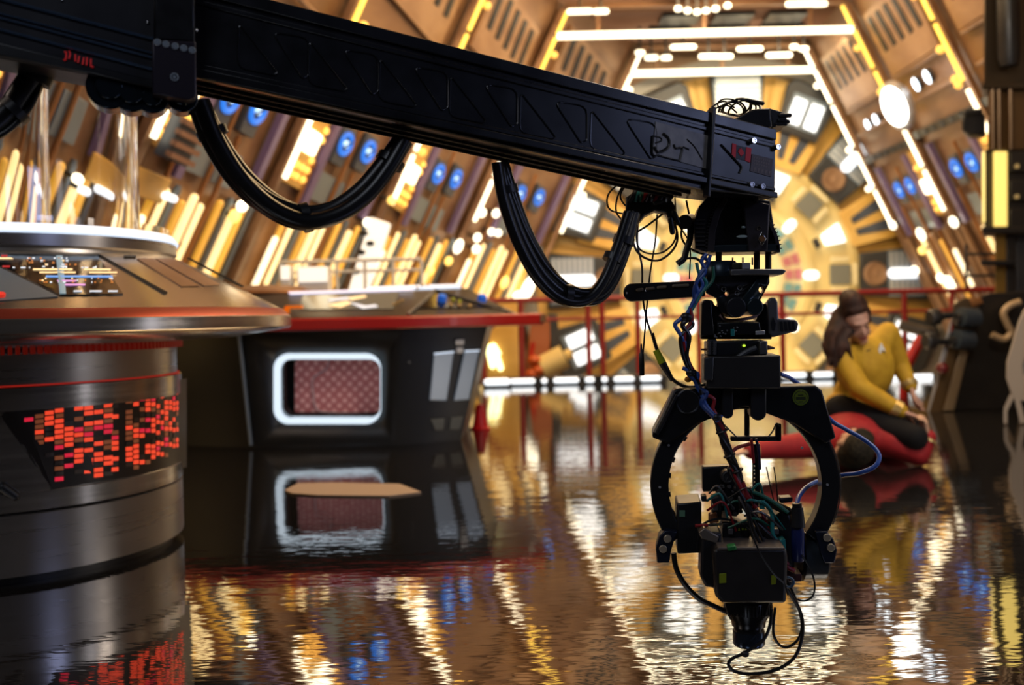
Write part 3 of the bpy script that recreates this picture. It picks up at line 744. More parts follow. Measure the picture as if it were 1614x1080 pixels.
def patch(surf, quad, n, m_, off, thick, mb, mi=0, tri=False):
    """curved plate covering a four-cornered area of a round surface"""
    a, b_, c, d = [V((*p, 0)) for p in quad]; g0 = []; g1 = []
    for j in range(m_ + 1):
        for i in range(n + 1):
            s, t = i / n, j / m_
            p = (a * (1 - s) + b_ * s) * (1 - t) + (d * (1 - s) + c * s) * t
            h, nr = surf(p.x, p.y); g0.append(h + nr * off); g1.append(h + nr * (off + thick))
    w = n + 1; N = len(g0); fs = []
    for j in range(m_):
        for i in range(n):
            q = (j * w + i, j * w + i + 1, (j + 1) * w + i + 1, (j + 1) * w + i)
            fs.append(tuple(x + N for x in q)); fs.append(q[::-1])
    rim = [i for i in range(w)] + [j * w + n for j in range(1, m_ + 1)] + [m_ * w + i for i in range(n - 1, -1, -1)] + [j * w for j in range(m_ - 1, 0, -1)]
    for k in range(len(rim)):
        x, y = rim[k], rim[(k + 1) % len(rim)]; fs.append((x, y, y + N, x + N))
    mb.add(g0 + g1, fs, mi)
SLN = V((1.105 - .909, 0, .383)).normalized()
def s_cone(px, py):
    h = on_lathe(px, py, CC, cone_r); r = V((h.x - CC.x, h.y - CC.y, 0)).normalized()
    return h, (r * SLN.x + V((0, 0, SLN.z))).normalized()
def s_drum(px, py, R=RS - .006):
    h = on_lathe(px, py, CC, lambda z: R); r = V((h.x - CC.x, h.y - CC.y, 0)).normalized(); return h, r
b = MB(); patch(s_cone, [(-40, 402), (150, 403), (192, 465), (93, 467)], 14, 6, .001, .004, b); scr_o = build(b, 'screen', [GLASSBLK], rc)
def strokes(lst, name, mats, parent=rc, off=.0055):
    b = MB()
    for q, mi in lst: patch(s_cone, q, 4, 1, off, .002, b, mi)
    return build(b, name, mats, parent)
def hbar(x0, x1, y, h, sk=0): return [(x0, y), (x1, y), (x1 + sk, y + h), (x0 + sk, y + h)]
SCR = [mat('screen_warm', (.3, .2, .1), .3, em=(1., .68, .32), es=1.3), mat('screen_blue', (.1, .2, .4), .3, em=(.18, .42, .95), es=.8), mat('screen_violet', (.3, .1, .3), .3, em=(.75, .35, .7), es=.9),
       mat('screen_white', (.5, .5, .5), .3, em=(.85, .9, 1.), es=.8), mat('screen_orange', (.3, .1, .02), .3, em=(.9, .32, .06), es=.55), mat('screen_pale_blue', (.2, .3, .35), .3, em=(.35, .55, .68), es=.35), mat('screen_red', (.4, .02, .02), .3, em=(.8, .03, .03), es=.4)]
ls = [(hbar(50, 112, 426.5, 2), 0), (hbar(130, 172, 426.5, 2), 0), (hbar(60, 117, 431.5, 1.6), 0), (hbar(138, 182, 431.5, 1.6), 0), (hbar(70, 175, 437.5, 2.4), 1), (hbar(88, 118, 444.5, 2), 2), (hbar(100, 132, 450.5, 2.2), 2),
      (hbar(114, 127, 461, 1.6), 3), (hbar(139, 158, 461, 1.6), 3), (hbar(168, 183, 461, 1.6), 3), (hbar(86, 96, 406, 60, 6), 5), (hbar(-10, 15, 409, 2, 4), 0), (hbar(2, 14, 422, 2), 6), (hbar(0, 10, 405, 2), 6)]
rnd = random.Random(5)
for k in range(26):
    x = rnd.uniform(38, 120); ls.append((hbar(x, x + rnd.uniform(1.5, 4), rnd.choice((409, 413, 416, 419)), 1.6), rnd.choice((0, 3, 4, 4))))
for k in range(26):
    x = rnd.uniform(56, 175); ls.append((hbar(x, x + rnd.uniform(1.5, 4), rnd.choice((441, 444, 447)), 1.5), rnd.choice((0, 4, 4, 3))))
for k in range(16):
    x = rnd.uniform(18, 150); ls.append((hbar(x, x + rnd.uniform(2, 6), rnd.choice((422.5, 424)), 1.1), 3))
strokes(ls, 'display_marks', SCR, scr_o)
for q in ([(60, 402), (152, 402), (153, 405), (60, 405)], [(150, 402), (155, 403), (262, 463), (257, 464)], [(193, 404.5), (212, 404.5), (212, 407), (194, 407)], [(292, 408), (296, 408), (382, 453), (377, 453.5)]):
    b = MB(); patch(s_cone, q, 8, 1, .0015, .004, b); build(b, 'black_groove', [BLACK], rc)
for q in ([(214, 409), (240, 409), (312, 452), (284, 453)], [(243, 409), (272, 409), (345, 450), (320, 452)]):
    b = MB(); patch(s_cone, q, 6, 3, .001, .003, b); build(b, 'inlay_panel', [BRONZE], rc)
b = MB(); patch(s_cone, [(-40, 408), (8, 428), (90, 469), (-40, 478)], 6, 3, .001, .003, b)
build(b, 'grey_plate', [STEELB], rc)
b = MB(); h, nr = s_cone(0, 469); b.cyl(h, h + nr * .014, .012, n=14); build(b, 'red_button', [REDL], rc)
# red lamp panel on the drum
b = MB(); patch(s_drum, [(24, 624), (291, 597), (291, 737), (80, 771)], 16, 4, .001, .003, b); patch(s_drum, [(0, 656), (25, 623), (81, 771), (40, 715)], 3, 3, .001, .003, b)
lp_o = build(b, 'lamp_panel', [mat('lamp_panel_black', (.012, .009, .009), .35)], rc)
cells = [mat('cell_bright', (.5, .05, .03), .4, em=(1., .07, .025), es=.85), mat('cell_crimson', (.5, .02, .05), .4, em=(.95, .02, .06), es=.6), mat('cell_amber', (.2, .08, .04), .4, em=(.55, .14, .05), es=.25), mat('cell_unlit', (.06, .042, .035), .4)]
def cellrows(cols_, name):
    b = MB(); rnd = random.Random(11 if name == 'lamp_array' else 12)
    for x0, x1, y0, y1 in cols_:
        y = y0; sl = -.10
        while y < y1:
            mi = rnd.choices((0, 1, 2, 3, -1), (.36, .10, .18, .2, .16))[0]
            if mi >= 0: patch(s_drum, [(x0, y), (x1, y + sl * (x1 - x0)), (x1, y + 6.2 + sl * (x1 - x0)), (x0, y + 6.2)], 2, 1, .004, .002, b, mi)
            y += 8.3
    return build(b, name, cells, lp_o)
lc = [(36, 50, 659, 664)] + [(53 + k * 15.4, 66.5 + k * 15.4, a, c) for k, (a, c) in enumerate(((637, 702), (640, 720), (628, 754), (632, 756), (633, 748), (624, 742), (622, 748), (628, 748)))] + [(173, 183, 621, 742)]
cellrows(lc, 'lamp_array')
lc = [(195, 205, 622, 736), (207, 215, 626, 736), (217, 224, 626, 730), (226, 233, 626, 726), (235, 241, 618, 722), (243, 248, 621, 720), (250, 254, 622, 718), (256, 261, 615, 722), (263, 267, 615, 718), (269, 272, 617, 706), (274, 277, 616, 700), (280, 283, 612, 690)]
cellrows(lc, 'lamp_array')
b = MB(); h, nr = s_drum(2, 768); h2, _ = s_drum(22, 782); b.cap(h, h2, .018, n=8); build(b, 'latch', [BLACK], rc)
# the glass cylinder on top
gt = thing('glass_cylinder', 'tall clear glass cylinder standing on the round console', 'glass tube', (CC.x, CC.y, 1.21))
for r, nm in ((.53, 'outer_tube'), (.20, 'inner_tube')):
    b = MB(); z0, z1 = 1.212, 3.9
    b.lathe([(r, z0), (r, z1), (r - .016, z1), (r - .016, z0), (r, z0)], CC, 96); build(b, nm, [GLASS], gt)

# ================================================================ angular console
def Fz(px, py, z): return floor_at(px, py, z)
ac = thing('angular_console', 'black angular console with red rim and glowing rounded window frame', 'console', (-1.1, 7.0, 0))
DF = 6.76
bot = [V((-2.75, 7.2, 0)), V((U(402, 704, DF).x, DF, 0)), V((U(622, 702, DF).x, DF - .02, 0)), V((U(725, 697, 6.95).x, 6.95, 0)), V((-.36, 7.9, 0)), V((-2.75, 7.9, 0))]
zt = .789
top = [V((-2.80, 7.15, zt)), V((U(384, 520, DF - .08).x, DF - .10, zt)), V((U(634, 513, DF - .08).x, DF - .12, zt)), V((U(766, 508, 6.95).x, 6.93, zt)), V((-.16, 8.0, zt)), V((-2.80, 8.0, zt))]
b = MB(); b.loft([bot, top]); body = build(b, 'body', [vary(mat('console_black', (.008, .009, .011), .34), (4, 4, 4), rough=(.28, .42))], ac)
# window recess
pc = (bot[1] + bot[2] + top[1] + top[2]) / 4; nF = (bot[2] - bot[1]).cross(top[1] - bot[1]).normalized()
if nF.y > 0: nF = -nF
def rrect(x0, y0, x1, y1, r, skew=0., n=6, fn=None):
    pts = []
    for cx, cy, a0 in ((x1 - r, y0 + r, -90), (x1 - r, y1 - r, 0), (x0 + r, y1 - r, 90), (x0 + r, y0 + r, 180)):
        for k in range(n + 1):
            a = math.radians(a0 + 90 * k / n); y = cy + r * math.sin(a); x = cx + r * math.cos(a)
            pts.append((x + skew * (y - y0), y))
    return pts
FP = lambda px, py, off=0.: on_plane(px, py, pc, nF) + nF * off
win_o = [FP(x, y) for x, y in rrect(430, 557, 599, 668, 24)]
win_i = [FP(x, y) for x, y in rrect(441, 566, 598, 659, 17)]
c_ = MB(); c_.prism([p + nF * .02 for p in win_i], nF * -.27); cut(body, c_)
b = MB(); n_ = len(win_o)
vs = [p + nF * .012 for p in win_o] + [p + nF * .012 for p in win_i] + [p + nF * .001 for p in win_o] + [p - nF * .05 for p in win_i]
fs = []
for i in range(n_):
    j = (i + 1) % n_
    fs += [(i, j, j + n_, i + n_), (i, i + 2 * n_, j + 2 * n_, j), (i + n_, j + n_, j + 3 * n_, i + 3 * n_)]
b.add(vs, fs); build(b, 'window_frame', [FRAMEL], ac, label='glowing white rounded window frame')
b = MB(); P = [on_plane(x, y, pc - nF * .20, nF) for x, y in rrect(464, 560, 604, 664, 16)]; b.prism(P, nF * .02); build(b, 'fretwork_panel', [FRET], ac, label='pink fretwork panel inside the window')
b = MB(); P = [FP(x, y, -.02) for x, y in rrect(445, 570, 596, 656, 14)]
b.tube([on_plane(x, y, pc - nF * .165, nF) for x, y in ((517, 565), (514, 580), (500, 590), (491, 598), (492, 620), (498, 645), (520, 650), (590, 652))], .006, 8); build(b, 'conduit', [mat('pale_pink', (.75, .5, .5), .4)], ac)
# side vents on the right facet
nR = (bot[3] - bot[2]).cross(top[2] - bot[2]).normalized()
if nR.y > 0: nR = -nR
pr = (bot[2] + bot[3] + top[2] + top[3]) / 4
RP_ = lambda px, py, off=0.: on_plane(px, py, pr, nR) + nR * off
for q in ([(681, 557), (712, 554), (701, 631), (674, 630)], [(729, 553), (752, 552), (736, 629), (712, 631)]):
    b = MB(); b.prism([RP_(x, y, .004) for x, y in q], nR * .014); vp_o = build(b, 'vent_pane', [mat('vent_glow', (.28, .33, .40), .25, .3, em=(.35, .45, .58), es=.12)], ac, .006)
    e = MB(); e.tube([RP_(x, y, .02) for x, y in q[:2]], .005, 6); build(e, 'vent_edge', [RINGL], vp_o)
for q in ([(676, 661), (698, 659), (696, 678), (682, 678)], [(708, 658), (727, 656), (722, 677), (704, 677)]):
    b = MB(); b.prism([RP_(x, y, .004) for x, y in q], nR * .012); build(b, 'lower_plate', [mat('lower_plate_grey', (.10, .11, .11), .35)], ac, .005)
for x, y, w_ in ((722, 539, 14), (722, 552, 11)):
    b = MB(); b.prism([RP_(x - w_ / 2, y - 4, .004), RP_(x + w_ / 2, y - 4.5, .004), RP_(x + w_ / 2 - 1, y + 4, .004), RP_(x - w_ / 2, y + 4, .004)], nR * .014); build(b, 'indicator', [SILVER], ac, .004)
for px, py in ((643, 571), (700, 629)):
    b = MB(); p = RP_(px, py); b.cyl(p, p + nR * .008, .008, n=10); build(b, 'bolt', [GREYM], ac)
# left facet strip
nL = (bot[1] - bot[0]).cross(top[0] - bot[0]).normalized()
if nL.y > 0: nL = -nL
e0, e1 = bot[1], top[1]
b = MB(); b.tube([e0.lerp(e1, .03) + V((-.03, -.012, 0)), e0.lerp(e1, .97) + V((-.03, -.012, 0))], .012, 8); build(b, 'corner_strip', [STEELB], ac)
# red rim slab
tip = U(856, 493, 7.0)
out = [V((-2.55, 6.80, 0)), V((-2.0, 6.52, 0)), V((U(634, 500, 6.5).x, 6.50, 0)), V((tip.x - .05, 6.93, 0)), V((tip.x, 7.0, 0)), V((tip.x - .02, 7.1, 0)), V((tip.x - .12, 8.1, 0)), V((-2.55, 8.1, 0))]
b = MB(); b.loft([[p + V((0, 0, .790)) for p in out], [p + V((0, 0, .872)) for p in out]]); build(b, 'red_rim', [REDP], ac, .012)
b = MB(); q = out[4]; b.prism([q + V((-.03, -.05, .81)), q + V((.012, 0, .81)), q + V((.012, 0, .866)), q + V((-.03, -.05, .866))], V((-.012, .012, 0))); build(b, 'rim_tip', [CHROME], ac)
# sloping desk
base = [V((-2.45, 6.98, .874)), V((-1.95, 6.66, .874)), V((-.70, 6.64, .874)), V((U(805, 490, 7.05).x, 7.05, .874)), V((tip.x - .18, 8.0, .874)), V((-2.45, 8.0, .874))]
ridge = [V((-2.30, 7.42, 1.045)), V((-1.90, 7.22, 1.05)), V((U(684, 457, 7.2).x, 7.2, 1.05)), V((U(735, 447, 7.5).x, 7.45, 1.075)), V((U(735, 447, 7.7).x, 7.9, 1.075)), V((-2.30, 7.9, 1.045))]
b = MB(); b.loft([base, ridge]); build(b, 'desk', [vary(mat('desk_metal', (.055, .05, .045), .3, .5), (6, 6, 6), rough=(.25, .4))], ac, .008)
nD = (base[2] - base[1]).cross(ridge[1] - base[1]).normalized()
if nD.z < 0: nD = -nD
pd = (base[1] + base[2] + ridge[1] + ridge[2]) / 4
DP = lambda px, py, off=0.: on_plane(px, py, pd, nD) + nD * off
def dquad(name, q, m, off=.003, th=.006, parent=ac):
    b = MB(); b.prism([DP(x, y, off) for x, y in q], nD * th); return build(b, name, [m], parent)
ds_o = dquad('screen', [(476, 466), (628, 461), (618, 488), (470, 489)], mat('desk_screen', (.16, .19, .20), .12), .002, .004)
dquad('light_strip', [(453, 463), (648, 457), (650, 459.5), (456, 466)], mat('strip_lavender', (.8, .8, .9), .4, em=(.62, .66, .95), es=.9), .006, .008)
b = MB()
for q, mi in (([(514, 474), (545, 470), (560, 472), (520, 476)], 3), ([(545, 471), (574, 467), (576, 470), (552, 475)], 0), ([(516, 483), (545, 476), (552, 480), (535, 486)], 0), ([(548, 478), (575, 484), (590, 482), (594, 485), (570, 488)], 3)):
    b.prism([DP(x, y, .007) for x, y in q], nD * .003, mi)
build(b, 'display_marks', SCR, ds_o)
b = MB()
for x, y in ((656, 456), (664, 452), (672, 451), (620, 482), (626, 479), (632, 476)):
    p = DP(x, y, .004); b.cyl(p, p + nD * .012, .012, n=10)
build(b, 'key_button', [GOLDB], ac)
nT = (base[3] - base[2]).cross(ridge[2] - base[2]).normalized()
if nT.z < 0: nT = -nT
pt = (base[2] + base[3] + ridge[2] + ridge[3]) / 4
TP = lambda px, py, off=0.: on_plane(px, py, pt, nT) + nT * off
b = MB(); b.prism([TP(x, y, .003) for x, y in ((655, 487), (686, 460), (790, 485))], nT * .006); kp_o = build(b, 'knob_panel', [GLASSBLK], ac)
for x, y in ((694, 476), (757, 476)):
    b = MB(); p = TP(x, y, .006); b.lathe([(.034, 0), (.032, .04), (.022, .05), (.001, .05)], p, 20, axis=basis(nT)); build(b, 'blue_knob', [BLUEK], kp_o)
for x, y, m_ in ((708, 484, GOLDB), (722, 485, GOLDB), (738, 486, GOLDB), (712, 476, NEON), (722, 479, NEON)):
    b = MB(); p = TP(x, y, .006); b.cyl(p, p + nT * .02, .012, n=10); build(b, 'button', [m_], kp_o)
b = MB(); b.tube([ridge[3] + V((-.75, .0, .006)), ridge[3] + V((-.05, 0, .012))], .02, 8); build(b, 'edge_lamp', [RINGL], ac)
b = MB(); b.tube([base[2] + nT * .01, ridge[2] + nT * .01], .012, 8); b.tube([base[3] + nT * .01, ridge[2] + nT * .012], .008, 8); build(b, 'trim_strip', [GREYM], ac)
# brown pod behind the tip of the round console
pp_ = U(412, 462, 7.6); t = thing('desk_pod', 'brown rounded pod on the back of the angular console beside the round console tip', 'console pod', (pp_.x, 7.65, 1.05))
b = MB(); b.lathe([(.36, 0), (.36, .03), (.30, .06), (.10, .075), (.001, .075)], (pp_.x, 7.62, 1.062), 32); build(b, 'shell', [BRONZE], t)
b = MB(); b.lathe([(.365, .006), (.372, .012), (.365, .02)], (pp_.x, 7.62, 1.062), 32); build(b, 'rim', [COPPERP], t)
b = MB(); q = U(462, 484, 6.75); b.box(q + V((0, 0, .0)), (.11, .05, .02)); b.box(q + V((-.05, 0, -.02)), (.03, .05, .04)); tag(build(b, 'orange_clip', [mat('orange_plastic', (.9, .22, .01), .4, em=(1, .25, 0), es=.25)], None), 'small orange clip on the angular console beside the round console tip', 'clip')
# red cone on the floor at the console corner
p = floor_at(735, 682); t = thing('red_cone', 'small red cone on the floor at the corner of the angular console', 'cone', (p.x + .09, p.y + .2, 0))
b = MB(); b.lathe([(.075, 0), (.075, .015), (.06, .02), (.028, .19), (.001, .195)], V((p.x + .09, p.y + .2, 0)), 24); build(b, 'cone', [mat('cone_red', (.75, .012, .015), .4)], t)
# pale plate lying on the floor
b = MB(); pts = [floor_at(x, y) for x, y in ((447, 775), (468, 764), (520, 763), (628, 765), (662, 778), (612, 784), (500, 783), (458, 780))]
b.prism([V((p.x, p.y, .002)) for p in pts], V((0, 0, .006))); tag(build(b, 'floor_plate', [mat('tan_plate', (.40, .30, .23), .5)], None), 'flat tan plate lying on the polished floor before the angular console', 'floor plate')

# ================================================================ column, machine and chair at the edge
MB.skew = .49
D = 8.6
cl = thing('equipment_column', 'dark bronze column with a tall yellow light panel beside the knobbed machine', 'column', (U(1590, 400, D).x, D + .25, 0)); cl['kind'] = 'thing'
def cbox(x0, y0, x1, y1, t0, t1, name, m, bev=.01): b = MB(); b.pbox(x0, y0, x1, y1, D, t0, t1); return build(b, name, [m], cl, bev)
dk = mat('column_bronze', (.045, .032, .02), .35, .4); dk2 = mat('column_dark', (.016, .014, .013), .4)
cbox(1549, -60, 1700, 132, -.0, .4, 'upper_box', dk); cbox(1555, 132, 1700, 236, .04, .4, 'middle_box', mat('column_brown', (.11, .06, .022), .35, .3)); cbox(1546, 130, 1640, 140, -.03, .3, 'ledge', dk, .01)
cbox(1550, 236, 1700, 362, .05, .4, 'lamp_housing', dk2); cbox(1564, 238, 1586, 357, .0, .06, 'light_panel', mat('yellow_panel_light', (.9, .8, .3), .4, em=(1., .70, .16), es=1.0)); cbox(1546, 238, 1551, 350, .02, .2, 'side_light', mat('side_panel_light', (.9, .8, .4), .4, em=(1., .72, .2), es=1.1))
cbox(1546, 357, 1640, 368, -.04, .4, 'lower_ledge', dk2); cbox(1566, 368, 1584, 560, .05, .3, 'strut', mat('strut_gold', (.26, .15, .03), .4, .3)); cbox(1584, 368, 1600, 700, .06, .4, 'dark_strut', dk2); cbox(1600, 368, 1616, 640, .1, .3, 'grey_strut', DARKG)
b = MB()
for x in (1562, 1572, 1590): b.tube([U(x, 134, D - .0), U(x + 1, 236, D - .0)], .02, 8)
build(b, 'pipe', [mat('column_pipe', (.10, .055, .02), .3, .5)], cl)
b = MB(); b.lathe([(.0, 0), (.07, .02), (.09, .10), (.09, .55), (.09, .9)], U(1589, 108, D - .10), 20); build(b, 'canister', [BLACK], cl)
for y in (262, 310): b = MB(); b.cyl(U(1601, y, D + .05), U(1601, y, D - .02), .022, n=12); build(b, 'bolt_light', [GOLDB], cl)
for y in (255, 300, 345): cbox(1590, y - 16, 1640, y + 16, .0, .08, 'block', dk2)
cbox(1544, 410, 1600, 418, -.05, .1, 'bracket_arm', BLACK)
# mesh-like bracket frame
b = MB()
for q in ([(1521, 385), (1521, 455)], [(1521, 401), (1566, 400)], [(1521, 435), (1566, 434)]): b.tube([U(x, y, D + .02) for x, y in q], .012, 8)
build(b, 'bracket_frame', [BLACK], cl)
b = MB(); b.pp([(1514, 182), (1534, 176), (1551, 178), (1551, 212), (1526, 214), (1514, 204)], D + .1, 0, .2); b.pp([(1516, 172), (1546, 170), (1548, 180), (1518, 184)], D + .08, 0, .2); build(b, 'side_fixture', [BLACK], cl, .02)

D = 8.2
mc = thing('knobbed_machine', 'dark slanted machine with black hand knobs and pale hose behind the woman', 'machine', (U(1540, 640, D).x, D + .4, 0))
def zf(px, d): return floor_at(px, 645)
side = [(1460, 655), (1508, 492), (1530, 472), (1560, 462), (1640, 458), (1640, 646)]
P = []
for x, y in side:
    p = U(x, y, D); P.append(V((p.x, D, max(0., p.z))))
P[0].z = 0; P[-1].z = 0
b = MB(); b.prism(P, V((.18, .36, 0))); build(b, 'body', [vary(mat('machine_black', (.012, .010, .009), .45), (5, 5, 5), rough=(.3, .5))], mc, .01)
def mface(poly, t0, t1, name, m, bev=.008): b = MB(); b.pp(poly, D, t0, t1); return build(b, name, [m], mc, bev)
mface([(1462, 652), (1484, 652), (1514, 545), (1502, 540), (1494, 545)], -.06, .0, 'front_leg', mat('bronze_leg', (.13, .08, .035), .35, .5))
mface([(1484, 648), (1502, 648), (1524, 556), (1512, 548)], -.10, -.03, 'side_panel', mat('tan_leg', (.26, .19, .115), .4, .4))
mface([(1496, 505), (1500, 500), (1478, 640), (1457, 658)], -.02, .02, 'pale_edge', SILVER)
mface([(1499, 480), (1516, 470), (1545, 468), (1540, 490), (1520, 520), (1500, 540)], -.03, .0, 'shoulder_plate', mat('shoulder_bronze', (.12, .085, .05), .35, .5))
for k, (x, y) in enumerate(((1471, 500), (1464, 538))):
    kb = MB(); p0, p1 = U(x, y, D - .10), U(x + 28, y - 3 + k * 4, D - .06)
    kb.lathe([(.001, -.05), (.055, -.05), (.068, -.03), (.068, .03), (.05, .05), (.03, .06)], p0, 20, axis=basis(p1 - p0)); kb.cyl(p0, p1, .028, n=12); build(kb, 'hand_knob', [BLACK], mc)
for k, (x, y) in enumerate(((1524, 500), (1516, 535))):
    kb = MB(); kb.cyl(U(x - 12, y, D - .16), U(x + 12, y + 2, D - .12), .08, n=20); build(kb, 'dial', [mat('dial_blue_grey', (.06, .085, .12), .3, .5)], mc)
    kb = MB(); kb.cyl(U(x - 20, y + 4, D - .14), U(x - 10, y + 4, D - .14), .05, n=16); build(kb, 'dial_cap', [BLACK], mc)
kb = MB(); kb.tube([U(1470, 526, D - .02), U(1440, 519, D + .02), U(1416, 512, D + .05)], .045, 12); build(kb, 'lever', [mat('lever_brown', (.06, .045, .03), .4, .3)], mc)
kb = MB(); kb.ell(U(1483, 581, D - .12), (.05, .05, .05), n=8); build(kb, 'red_knob', [mat('dark_red_plastic', (.14, .01, .015), .35)], mc)
b = MB(); b.tube([U(x, y, D - .12) for x, y in ((1606, 476), (1590, 482), (1580, 494), (1586, 512), (1592, 524), (1582, 535), (1570, 532), (1562, 528))], .028, 10); build(b, 'hose', [mat('tan_hose', (.42, .30, .18), .45)], mc)
mface([(1526, 472), (1544, 468), (1548, 478), (1530, 484)], -.06, -.02, 'copper_cap', COPPERP)
b = MB(); b.tube([U(1424, 582, 9.4), U(1452, 530, 9.4)], .05, 10); b.tube([U(1424, 582, 9.4), V((U(1424, 582, 9.4).x - .02, 9.4, 0))], .04, 10); tag(build(b, 'red_strut', [REDP], None), 'red diagonal strut behind the knobbed machine beside the woman', 'strut')
# pale curved chair back
D = 7.1
ch = thing('pale_chair', 'pale beige moulded chair cut off at the frame edge beside the machine', 'chair', (U(1640, 668, D).x, D + .2, 0))
b = MB()
for dd in (0, .05):
    b.pp([(1660, 440), (1612, 488), (1603, 508), (1585, 570), (1584, 596), (1592, 622), (1606, 632), (1660, 640), (1660, 600), (1612, 592), (1610, 575), (1660, 480)], D, dd, dd + .05)
build(b, 'side_shell', [mat('beige_shell', (.50, .42, .34), .4)], ch, .008)
b = MB(); b.pp([(1622, 478), (1660, 470), (1660, 600), (1614, 594), (1610, 560)], D, .05, .36); build(b, 'seat_shell', [mat('chair_grey', (.30, .31, .35), .5)], ch)
for dd in (0, .36):
    b = MB(); b.pp([(1590, 622), (1598, 624), (1586, 648), (1586, 667), (1580, 667), (1580, 645)], D, dd, dd + .04); build(b, 'leg', [mat('beige_shell')], ch)
    b = MB(); b.pp([(1596, 624), (1606, 630), (1616, 667), (1606, 667)], D, dd, dd + .04); build(b, 'leg', [mat('beige_shell')], ch)
MB.skew = 0.
# ================================================================ telescopic camera crane
DN, DL = 2.27, 1.86
pn, pl_ = U(1218, 263, DN), U(345, 66, DL)
ax = (pl_ - pn).normalized()                       # from the nose towards the tail
nA = V((0, 0, 1)).cross(ax).normalized()
if nA.y > 0: nA = -nA                              # face normal, towards the eye
AW = .14                                           # boom width
def AP(px, py, off=0.): return on_plane(px, py, pn, nA) + nA * off
class AM(MB):
    def plate(s, poly, o0, o1, m=0):
        """plate on the boom's side face between offsets o0 and o1 (towards the eye)"""
        P = [AP(x, y, o0) for x, y in poly]; return s.prism(P, nA * (o1 - o0), m)
top = lambda x: 40 + .2563 * (x - 576)
botm = lambda x: 150.6 + .219 * (x - 340)
cr = thing('camera_crane', 'long black telescopic crane boom reaching across the top of the frame', 'crane', pn + V((0, .1, -.08)))
def strip_(x0, x1, f0, f1): 
    """quad between fractions f0..f1 of the boom's height"""
    g = lambda x, f: top(x) + (botm(x) - top(x)) * f
    return [(x0, g(x0, f0)), (x1, g(x1, f0)), (x1, g(x1, f1)), (x0, g(x0, f1))]
XE = 1219
g = lambda x, f: top(x) + (botm(x) - top(x)) * f
b = AM(); b.plate([(XE + 3, 205), (XE + 1, 312), (1094, 298), (250, g(250, .875)), (250, top(250))], -AW, 0); build(b, 'inner_boom', [BOOM], cr, .004)
b = AM(); b.plate(strip_(300, XE, .0, .12), 0, .008); b.plate(strip_(300, XE, .16, .21), 0, .004); build(b, 'top_rail', [BOOM], cr, .002)
def lowstrip(x1, f0, f1, f2=None):
    x0 = 300
    return [(x0, g(x0, f0)), (x1, g(x1, f0) - (0 if x1 < 1100 else (x1 - 1094) * .09)), (x1, g(x1, f1) - (0 if x1 < 1100 else (x1 - 1094) * .11)), (x0, g(x0, f1))]
b = AM(); b.plate(lowstrip(XE, .745, .80), 0, .005); b.plate(lowstrip(XE, .80, .885), 0, .013);  build(b, 'lower_rail', [BOOM], cr, .002)
b = AM(); b.plate(lowstrip(1100, .872, .888), -.004, .010); build(b, 'edge_strip', [mat('brown_reflection', (.20, .14, .07), .3, .8)], cr, .001)  # brown reflection along the lower edge, put in as a tinted strip
b = AM()
for o_ in (-.035, -.075, -.115): b.plate([(300, g(300, .872)), (1100, g(1100, .872)), (1100, g(1100, .90)), (300, g(300, .90))], o_ - .008, o_)
build(b, 'underside_rail', [mat('underside_black', (.010, .008, .007), .6, spec=.2)], cr, .001)
# raised triangular ribs pressed into the web
bd = AM()
def tri(pts, r=.0016):
    P = []
    n = len(pts)
    for i in range(n):
        p0, p1, p2 = V((*pts[i - 1], 0)), V((*pts[i], 0)), V((*pts[(i + 1) % n], 0))
        rr_ = min(14, (p0 - p1).length * .3, (p2 - p1).length * .3)
        a = p1 + (p0 - p1).normalized() * rr_; c = p1 + (p2 - p1).normalized() * rr_
        for t in (0, .33, .67, 1):
            q = a * (1 - t) ** 2 + p1 * 2 * t * (1 - t) + c * t * t; P.append(AP(q.x, q.y, .001))
    P.append(P[0]); bd.tube(P, r, 6, 0, 1)
for k in range(7):
    x = 930 - 111 * k; s = (botm(x) - top(x)) / 130.
    if x > 360: tri([(x, g(x, .32)), (x + 2 * s, g(x, .32) - 2), (x + 46 * s, g(x + 46 * s, .66)), (x + 42 * s, g(x + 42 * s, .69)), (x - 2, g(x, .70))])
    x += 52
    if x > 360: tri([(x, g(x, .29)), (x + 44 * s, g(x + 44 * s, .26)), (x + 44 * s, g(x + 44 * s, .62)), (x + 36 * s, g(x + 36 * s, .66))])
build(bd, 'pressed_rib', [mat('boom_rib', (.02, .021, .025), .22, .4)], cr)
# decals near the nose
b = AM(); b.plate([(1031, 192), (1124, 217), (1120, 269), (1026, 243)], .0005, .0022); wd_o = build(b, 'worn_decal', [vary(mat('decal_grey', (.07, .065, .065), .4), (30, 30, 30), c1=(.20, .19, .19), c2=(.34, .315, .30))], cr)
b = AM()
def stroke(pts, w):
    P = [AP(x, y, .0024) for x, y in pts]; b.tube(P, w, 6)
for pts, w in (([(1028, 215), (1037, 217), (1040, 222), (1030, 226)], .0018), ([(1042, 211), (1050, 218), (1052, 228), (1046, 236), (1034, 240), (1028, 232)], .0036), ([(1059, 228), (1062, 234), (1072, 234), (1070, 246), (1068, 254)], .0028), ([(1074, 232), (1083, 236)], .002),
               ([(1080, 220), (1092, 232), (1104, 252)], .0016), ([(1034, 245), (1066, 253)], .0016), ([(1026, 214), (1026, 243), (1036, 245)], .002)): stroke(pts, w)
build(b, 'decal_figure', [BLACK], wd_o)
b = AM()
for x, w_ in ((1102, 3.4), (1120, 0)):
    pass
fy = lambda x: 226 + (x - 1152) * .27
